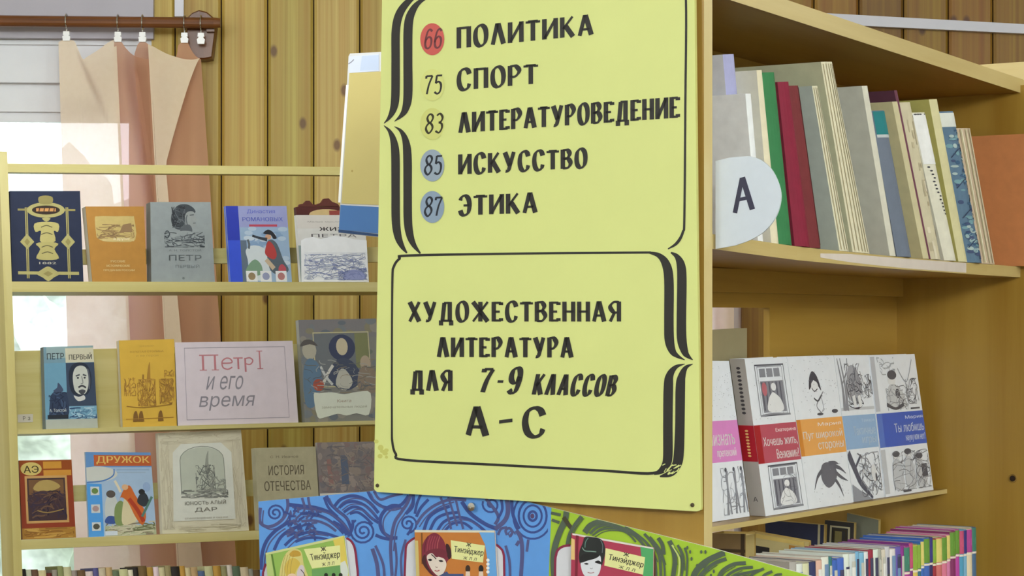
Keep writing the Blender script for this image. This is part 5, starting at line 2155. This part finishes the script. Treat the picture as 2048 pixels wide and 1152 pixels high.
        a.scrib(.08, .16, .42, .44, 20, [(70, 90, 120), (40, 50, 74)], .014, RNG(6), .2)
        a.text('А. Толстой', .08, .205, .40, .245, (206, 214, 214))
        a.rect(.04, .12, .44, .17, (44, 50, 60))
        a.rect(.0, .0, 1, .115, (176, 182, 172))

    def yellow(a):
        r = RNG(7)
        a.text('ЗАЕЗЖИЙ', .36, .92, .62, .94, (186, 150, 70))
        a.text('ЗОЛОТАЯ СТОЛИЦА', .18, .85, .80, .875, (180, 142, 66), .01)
        a.text('и ее герои', .30, .80, .70, .825, (186, 150, 70))
        BR_ = [(170, 128, 54), (150, 110, 50), (190, 146, 66)]
        a.stroke([(.50, .50), (.52, .66), (.535, .74)], [.05, .03, .006], BR_[0], 3)
        a.stroke([(.40, .50), (.41, .60)], .02, BR_[1])
        for x0, y0, x1, y1, n in ((.06, .36, .26, .56, 26), (.30, .24, .62, .54, 70), (.70, .26, .96, .54, 50), (.80, .56, .97, .64, 10)):
            a.scrib(x0, y0, x1, y1, n, BR_, .010, r, .25)
        a.stroke([(.08, .24), (.4, .22), (.92, .25)], .008, BR_[1], 3)
        for x in (.24, .34, .70):
            a.stroke([(x, .06), (x, .14), (x + .01, .18)], [.07, .05, .02], (128, 92, 44), 3)
        a.stroke([(.06, .09), (.94, .10)], .007, BR_[0])

    def pinkcard(a):
        a.frame(.075, .065, .925, .93, .008, (146, 140, 152))
        L1 = (190, 124, 132)
        sw = .016
        for x in (.225, .325):       # serif capitals drawn with the pen
            a.stroke([(x, .66), (x, .84)], .024, L1)
        a.stroke([(.195, .84), (.355, .84)], .014, L1)
        for x in (.225, .325):
            a.stroke([(x - .03, .66), (x + .03, .66)], .010, L1)
        a.stroke([(.385, .74), (.465, .745), (.455, .79), (.42, .80), (.385, .76), (.39, .69), (.43, .665), (.468, .69)], sw, L1, 4)
        a.stroke([(.48, .80), (.56, .80)], sw, L1)
        a.stroke([(.52, .80), (.52, .665)], sw * 1.3, L1)
        a.stroke([(.58, .80), (.58, .63)], sw * 1.3, L1)
        a.stroke([(.58, .79), (.62, .80), (.645, .765), (.62, .72), (.58, .73)], sw, L1, 4)
        a.stroke([(.705, .665), (.705, .88)], sw, L1)
        a.stroke([(.68, .665), (.73, .665)], .010, L1)
        a.stroke([(.68, .88), (.73, .88)], .010, L1)
        a.text('и его', .24, .42, .54, .585, (142, 138, 148), -.008, .2)
        a.text('время', .17, .17, .62, .345, (142, 138, 148), -.008, .2)

    def group(a):
        r = RNG(12)
        a.rect(0, .82, 1, 1, (126, 124, 128))
        for i in range(70):
            a.ell(r.uniform(0, 1), r.uniform(.02, 1), r.uniform(.03, .09), r.uniform(.02, .06), r.choice([(120, 126, 132), (104, 112, 124), (146, 142, 134), (134, 130, 110), (110, 118, 110)]), 9)
        a.frame(.17, .34, .88, .87, .014, (196, 190, 150))
        a.rect(.185, .36, .87, .86, (110, 116, 122))
        a.rect(.70, .52, .87, .86, (126, 130, 92))
        a.ell(.53, .72, .17, .13, (58, 66, 96), 22)
        a.ell(.53, .73, .075, .085, (196, 186, 160), 18)
        a.poly(smooth([(.34, .40), (.40, .56), (.53, .62), (.68, .56), (.76, .40), (.55, .30)], 4, True), (66, 76, 100))
        a.poly(smooth([(.42, .36), (.48, .50), (.56, .50), (.64, .38), (.54, .30)], 3, True), (186, 186, 176))
        a.stroke([(.24, .34), (.32, .46), (.40, .55)], .03, (206, 206, 200), 3)
        a.stroke([(.24, .54), (.30, .44), (.38, .36)], .026, (196, 200, 200), 3)
        a.ell(.11, .70, .09, .09, (176, 172, 156), 16)
        a.poly(smooth([(.0, .74), (.05, .80), (.15, .80), (.22, .74), (.12, .76)], 3, True), (88, 84, 84))
        a.poly(smooth([(.02, .18), (.02, .50), (.10, .62), (.22, .56), (.24, .38), (.14, .16)], 4, True), (96, 124, 150))
        a.ell(.82, .56, .07, .08, (176, 160, 140), 14)
        a.poly(smooth([(.70, .34), (.74, .50), (.84, .54), (.96, .46), (.96, .30), (.8, .26)], 3, True), (140, 126, 112))
        a.ell(.20, .36, .07, .06, (168, 84, 66), 14)
        a.scrib(.03, .28, .95, .60, 60, [(88, 96, 110), (160, 162, 158), (110, 110, 104), (146, 132, 110)], .007, r, .06)
        a.poly(smooth([(.13, .27), (.16, .05), (.26, .045), (.42, .075), (.53, .055), (.66, .075), (.82, .06), (.86, .27), (.70, .285), (.52, .265), (.36, .285), (.2, .28)], 3, True), (214, 220, 206))
        a.text('Книга', .42, .185, .60, .215, (150, 130, 110), 0, .2)
        a.text('замечательных людей', .22, .125, .80, .155, (150, 150, 130), 0, .1)

    def maroon(a):
        a.rect(0, .83, 1, 1, (150, 76, 36))
        a.rect(.45, .89, .80, .98, (204, 148, 60))
        a.rect(.45, .80, .98, .87, (206, 146, 62))
        a.ell(.22, .89, .20, .085, (206, 186, 110), 22)
        a.text('АЭ', .08, .84, .36, .93, (70, 60, 44), .01)
        a.rect(.09, .20, .89, .80, (198, 156, 98))
        a.rect(.13, .23, .85, .77, (70, 52, 58))
        a.rect(.16, .56, .82, .75, (120, 88, 60))
        a.poly(smooth([(.24, .64), (.36, .73), (.58, .74), (.76, .66), (.56, .60), (.36, .60)], 3, True), (176, 152, 92))
        a.scrib(.14, .25, .84, .60, 50, [(60, 50, 70), (84, 62, 62), (110, 84, 66), (44, 38, 56)], .016, RNG(13), .14)
        a.stroke([(.3, .36), (.5, .33), (.8, .37)], .014, (150, 126, 74), 3)
        a.rect(.0, .0, 1, .14, (170, 126, 56))
        a.scrib(.04, .02, .96, .13, 26, [(196, 156, 80), (140, 96, 44)], .012, RNG(14), .16)

    def magazine(a):
        a.rect(0, .80, 1, 1, (104, 150, 204))
        a.rect(.12, .835, 1, .965, (192, 98, 56))
        a.text('ДРУЖОК', .16, .855, .97, .955, (240, 206, 120), .02)
        a.rect(0, 0, 1, .82, (166, 192, 220))
        a.ell(.17, .74, .30, .09, (206, 210, 204), 22)
        a.stroke([(.0, .64), (.25, .66), (.40, .72), (.42, .80)], .016, (80, 126, 190), 4)
        a.rect(.46, .78, .96, .80, (150, 176, 206))
        a.rect(.46, .75, .90, .765, (160, 182, 206))
        a.poly([(0, 0), (0, .63), (.22, .62), (.22, 0)], (84, 160, 232))
        for y, c in ((.54, (110, 140, 80)), (.33, (176, 150, 150)), (.12, (90, 90, 80))):
            a.rect(.05, y - .05, .18, y + .05, (206, 212, 214))
            a.ell(.115, y, .05, .035, c, 10)
        a.rect(.24, .0, 1, .12, (176, 182, 150))
        a.scrib(.25, .01, .98, .16, 50, [(120, 124, 90), (200, 196, 170), (140, 130, 110)], .014, RNG(15), .14)
        a.poly(smooth([(.26, .22), (.26, .40), (.33, .50), (.42, .46), (.46, .30), (.40, .20)], 4, True), (200, 206, 204))
        a.ell(.35, .50, .07, .045, (92, 86, 84), 14)
        a.poly(smooth([(.24, .18), (.30, .24), (.42, .22), (.40, .15), (.28, .15)], 3, True), (66, 92, 156))
        a.poly(smooth([(.40, .14), (.40, .34), (.50, .42), (.58, .30), (.54, .14)], 4, True), (130, 150, 96))
        a.poly(smooth([(.50, .14), (.52, .36), (.58, .48), (.70, .44), (.74, .22), (.66, .15)], 4, True), (216, 206, 168))
        a.poly(smooth([(.46, .40), (.54, .54), (.64, .60), (.72, .48), (.86, .26), (.80, .12), (.70, .22), (.60, .40), (.50, .46)], 4, True), (206, 108, 52))
        a.stroke([(.62, .44), (.74, .30), (.82, .16)], .05, (176, 66, 44), 3)
        a.ell(.57, .58, .05, .035, (222, 180, 140), 12)
        a.stroke([(.42, .66), (.47, .58), (.50, .52)], .03, (226, 216, 190), 3)
        a.poly(smooth([(.74, .40), (.80, .50), (.88, .50), (.92, .40), (.84, .34)], 4, True), (56, 62, 70))
        a.ell(.82, .52, .05, .035, (48, 48, 52), 12)
        a.stroke([(.80, .22), (.90, .36), (.97, .46)], .03, (90, 130, 120), 3)
        a.ell(.90, .58, .06, .06, (150, 176, 214), 12)
        a.rect(.24, .01, .42, .06, (206, 216, 230))

    def cream(a):
        BR_ = [(202, 195, 170), (194, 186, 160), (206, 199, 176)]
        a.scrib(.02, .88, .98, .99, 50, BR_, .008, RNG(16), .08)
        a.scrib(.02, .05, .14, .90, 40, BR_, .008, RNG(17), .2)
        a.scrib(.86, .05, .98, .90, 40, BR_, .008, RNG(18), .2)
        a.poly([(.13, .12), (.16, .80), (.26, .88), (.74, .88), (.86, .78), (.85, .12)], (216, 218, 208))
        a.poly([(.24, .38)] + [(.5 + .26 * math.cos(q), .72 + .12 * math.sin(q)) for q in [math.pi * (1 - i / 16) for i in range(17)]] + [(.76, .38)], (188, 194, 180))
        a.stroke([(.24, .38), (.24, .72)] + [(.5 + .26 * math.cos(q), .72 + .13 * math.sin(q)) for q in [math.pi * (1 - i / 10) for i in range(11)]] + [(.76, .38)], .008, (140, 146, 136))
        a.stroke([(.55, .58), (.56, .72), (.58, .80)], [.05, .03, .008], (150, 154, 144), 3)
        a.scrib(.42, .42, .64, .66, 60, [(110, 114, 110), (136, 140, 132), (170, 174, 162)], .009, RNG(19), .2)
        a.scrib(.24, .34, .78, .42, 60, [(120, 122, 118), (150, 152, 144)], .008, RNG(20), .10)
        a.scrib(.58, .40, .76, .54, 26, [(150, 154, 146)], .008, RNG(22), .2)
        a.text('ЮНОСТЬ АЛЫЙ', .27, .275, .75, .32, (140, 138, 128), .01)
        a.text('ДАР', .38, .20, .64, .245, (150, 148, 138), .01)
        a.text('стихотворения и сказки', .26, .13, .76, .15, (170, 166, 154))
        a.scrib(.1, .02, .9, .08, 30, BR_, .007, RNG(23), .1)

    def history(a):
        K = (132, 124, 104)
        a.text('С. Н. Иванов', .24, .87, .70, .90, K)
        a.text('ИСТОРИЯ', .20, .66, .78, .78, K, .008)
        a.text('ОТЕЧЕСТВА', .12, .47, .88, .59, K, .008)
        a.stroke([(.36, .34), (.6, .33)], .01, K)
        a.text('очерки', .40, .12, .62, .15, K)

    def fair(a):
        r = RNG(24)
        a.rect(0, .40, 1, 1, (134, 126, 126))
        for i in range(80):
            a.ell(r.uniform(.03, .97), r.uniform(.42, .97), r.uniform(.03, .08), r.uniform(.02, .06), r.choice([(132, 124, 124), (150, 138, 130), (120, 116, 122), (158, 146, 140), (136, 118, 118)]), 9)
        a.rect(.38, .50, .50, .84, (92, 104, 128))
        a.stroke([(.2, .5), (.18, .8)], .06, (150, 116, 112))
        a.scrib(.05, .42, .96, .95, 80, [(126, 116, 114), (156, 144, 134), (114, 110, 116)], .010, r, .08)
        a.rect(0, .0, 1, .40, (216, 214, 206))

    # label, corner columns, shelf, colours, print, thickness, group
    R1, R2, R3 = 'face-out books on the upper row of the display stand', 'face-out books on the middle row of the display stand', 'face-out books on the lower row of the display stand'
    rows = [
        ('navy blue book with gold ornament, leftmost in the upper row of the stand', [(20, 382), (160, 382), (167, 562), (25, 562)], sh_top, (38, 46, 72), navy, .026, R1, M_CLOTH, None, -.014),
        ('amber-brown book with a pale rounded picture, second in the upper row', [(171, 413), (288, 413), (294, 566), (185, 566)], sh_top, (182, 132, 62), amber, .026, R1, M_CLOTH, (214, 206, 186), -.014),
        ('grey book with a dark bust drawing, in the middle of the upper row', [(301, 404), (421, 404), (430, 566), (303, 566)], sh_top, (148, 156, 158), grey, .030, R1, M_CLOTH, (110, 106, 96), -.014),
        ('blue-spined book with a rider on a white horse, fourth in the upper row', [(451, 412), (573, 412), (584, 566), (461, 566)], sh_top, (150, 176, 206), blue, .012, R1, M_GLOSS, (60, 90, 210), -.014),
        ('white book half covered by a pencil drawing, rightmost in the upper row', [(592, 430), (729, 430), (738, 565), (602, 565)], sh_top, (216, 216, 214), white, .012, R1, M_GLOSS, None, -.018),
        ('brown box with tiny dark hats on top, behind the white book', [(592, 414), (722, 413), (732, 565), (602, 565)], sh_top, (84, 40, 38), cap, .014, None, M_CLOTH, None, -.034),
        ('slate-teal book with a bearded portrait, leftmost in the middle row', [(87, 694), (186, 691), (196, 863), (92, 864)], sh_mid, (118, 152, 168), teal, .024, R2, M_GLOSS, (96, 116, 132), -.012),
        ('mustard-yellow book with thin brown line drawings beside the pink card', [(238, 681), (348, 678), (354, 858), (246, 860)], sh_mid, (214, 174, 70), yellow, .018, R2, M_PAPER, (206, 198, 176), -.016),
        ('grey book with a group of portraits and a white scroll, rightmost in the middle row', [(597, 640), (752, 637), (766, 842), (610, 846)], sh_mid, (130, 130, 126), group, .018, R2, M_GLOSS, (150, 150, 140), -.014),
        ('maroon book with a framed dark picture, leftmost in the lower row', [(38, 921), (143, 919), (152, 1078), (45, 1080)], sh_low, (146, 62, 40), maroon, .016, R3, M_GLOSS, None, -.014),
        ('light blue children\'s magazine with a red title strip in the lower row', [(171, 904), (301, 905), (313, 1070), (178, 1074)], sh_low, (150, 182, 216), magazine, .008, R3, M_GLOSS, None, -.014),
        ('large cream book with an arched grey picture, tallest in the lower row', [(316, 866), (482, 859), (498, 1061), (325, 1067)], sh_low, (212, 206, 182), cream, .018, R3, M_PAPER, (216, 208, 190), -.014),
        ('khaki history book with brown lettering just above the blue poster corner', [(510, 896), (631, 893), (641, 1052), (518, 1058)], sh_low, (178, 172, 142), history, .024, R3, M_CLOTH, None, -.014),
        ('book with a brownish crowd picture over a white strip, beside the sign', [(634, 885), (750, 883), (764, 1045), (643, 1052)], sh_low, (150, 142, 136), fair, .012, R3, M_GLOSS, None, -.014)]
    for lb, q, sh, col, art, th, grp, m, sp, c in rows:
        h = place(q, sh, c, th)
        nm = {'magazine': 'magazine', 'box': 'box'}
        name = 'magazine' if 'magazine' in lb else ('box' if lb.startswith('brown box') else 'book')
        face_book(lb, h, col, art, group=grp, spine_col=sp, m=m, name=name, cat=name)
    # pencil drawing in front of the white book
    h = place([(602, 481), (733, 478), (737.5, 565), (603, 565)], sh_top, -.013, .0008)
    mb = MB()
    top = [(.0, 1.0), (.06, 1.05), (.18, 1.08), (.3, 1.02), (.5, 1.10), (.66, 1.06), (.82, 1.0), (1, .97)]
    P = [h.p(0, 0, 0), h.p(0, 0, 1)] + [h.p(0, v, u) for u, v in reversed(top)]
    mb.face(P, (236, 239, 244))
    mb.face([p - SNN * .0008 for p in P[::-1]], (236, 239, 244))
    for i in range(len(P)):
        p, q = P[i], P[(i + 1) % len(P)]
        mb.face([p, q, q - SNN * .0008, p - SNN * .0008], (230, 232, 236))
    a = Art(mb, lambda u, v: h.p(0, v, u), h.nrm(), sx=1.5)
    sheet(a)
    tag(mb.build('paper_sheet', M_PAPER), 'torn white sheet with a bluish pencil drawing leaning on the white book', 'paper')
    # pink lettered card
    h = place([(350, 685), (585, 681.5), (597, 850), (356, 856)], sh_mid, -.010, .0016)
    mb = MB()
    h.sub(mb, (0, 1), (0, 1), (0, 1), col=(214, 203, 211))
    a = Art(mb, lambda u, v: h.p(0, v, u), h.nrm(), sx=1.36)
    pinkcard(a)
    tag(mb.build('title_card', M_PAPER), 'pale pink card with three lines of hand-drawn lettering in the middle row', 'card')
    # hats on the box behind the white book
    P = SP.off(-.040)
    for lb, pts in (('small dark hat on the left of the brown box top', [(596, 414), (598, 409), (606, 408), (611, 402), (618, 402), (624, 409), (632, 410), (633, 414)]),
                    ('larger dark red hat on the right of the brown box top', [(632, 413), (634, 408), (641, 406), (646, 398), (656, 397), (663, 404), (674, 408), (678, 413)])):
        f = [P.at(*p) for p in pts]
        mb = MB()
        mb.face([p + SNN * .004 for p in f], (96, 50, 44))
        mb.face([p - SNN * .004 for p in f[::-1]], (96, 50, 44))
        for i in range(len(f)):
            p, q = f[i], f[(i + 1) % len(f)]
            mb.face([p + SNN * .004, q + SNN * .004, q - SNN * .004, p - SNN * .004], (110, 60, 50))
        o = mb.build('hat_ornament', M_CLOTH)
        tag(o, lb, 'ornament', 'hat ornaments on the brown box')
    # clear plastic ball of light paper corner: white tag between the amber and grey books
    h = place([(287, 402), (300, 402), (302, 420), (288, 420)], lambda a: sab(SP.off(-.05).at(288, 420))[1], -.05, .001)


stand_books()


def row_books():
    """spines and tops of the books on the stand's lowest shelf in view"""
    rn = random.Random(31)
    names = dict(black=(40, 38, 40), cream=(212, 200, 160), grey=(150, 152, 146), brown=(112, 84, 56), khaki=(156, 144, 100), maroon=(116, 46, 44), blue=(84, 100, 150), white=(222, 218, 206),
                 ochre=(190, 150, 72), tan=(186, 160, 120), green=(96, 116, 84))
    seq = ['black', 'white', 'brown', 'cream', 'maroon', 'grey', 'khaki', 'cream', 'grey', 'brown', 'white', 'blue', 'cream', 'tan', 'green', 'cream', 'white', 'black', 'brown', 'ochre', 'white', 'cream',
           'khaki', 'black', 'ochre', 'cream', 'tan', 'blue', 'cream', 'ochre', 'khaki', 'white', 'green', 'cream', 'grey', 'brown', 'white', 'cream']
    c = -.03
    a0 = sab(SP.off(c).at(52, 1150))[0]
    a1 = sab(SP.off(c).at(560, 1150))[0]
    prof = [(50, 1138), (110, 1140), (130, 1133), (148, 1129), (165, 1139), (240, 1136), (300, 1134), (340, 1128), (378, 1130), (410, 1136), (440, 1133), (465, 1130), (485, 1131), (510, 1140), (560, 1140)]
    wd = [rn.uniform(.7, 1.3) for _ in seq]
    sc = (a1 - a0) / sum(wd)
    x = a0
    for i, k in enumerate(seq):
        w = wd[i] * sc
        mid = x + w / 2
        p = ST(mid, sh_row(mid) + .2, c)
        px = HX + F * p.x / p.y
        for (x0, y0), (x1, y1) in zip(prof, prof[1:]):
            if px <= x1:
                break
        py = y0 + (y1 - y0) * (px - x0) / (x1 - x0) + rn.uniform(-3, 6)
        b1 = sab(SP.off(c).at(px, py))[1]
        col = tuple(max(0, min(255, q + rn.randint(-10, 10))) for q in names[k])
        ln = -.012
        h = Hex(ST(x + ln, b1, c), ST(x + w + ln - .0012, b1, c), ST(x + w - .0012, sh_row(x + w) + .0006, c), ST(x, sh_row(x) + .0006, c), -SNN * .09)
        x += w

        def art(a, i=i):
            r = RNG(i)
            a.rect(.1, .80, .9, .84, r.choice([(210, 196, 150), (90, 70, 50), (176, 150, 80)]))
        spine_book('%s-spined book, %s from the left in the lowest row of the stand' % (k, ORD[i]), h, col, None, group='books packed on the lowest shelf of the display stand', art=art, bulge=.2, inset=.005,
                   pages=(214, 202, 168))


row_books()
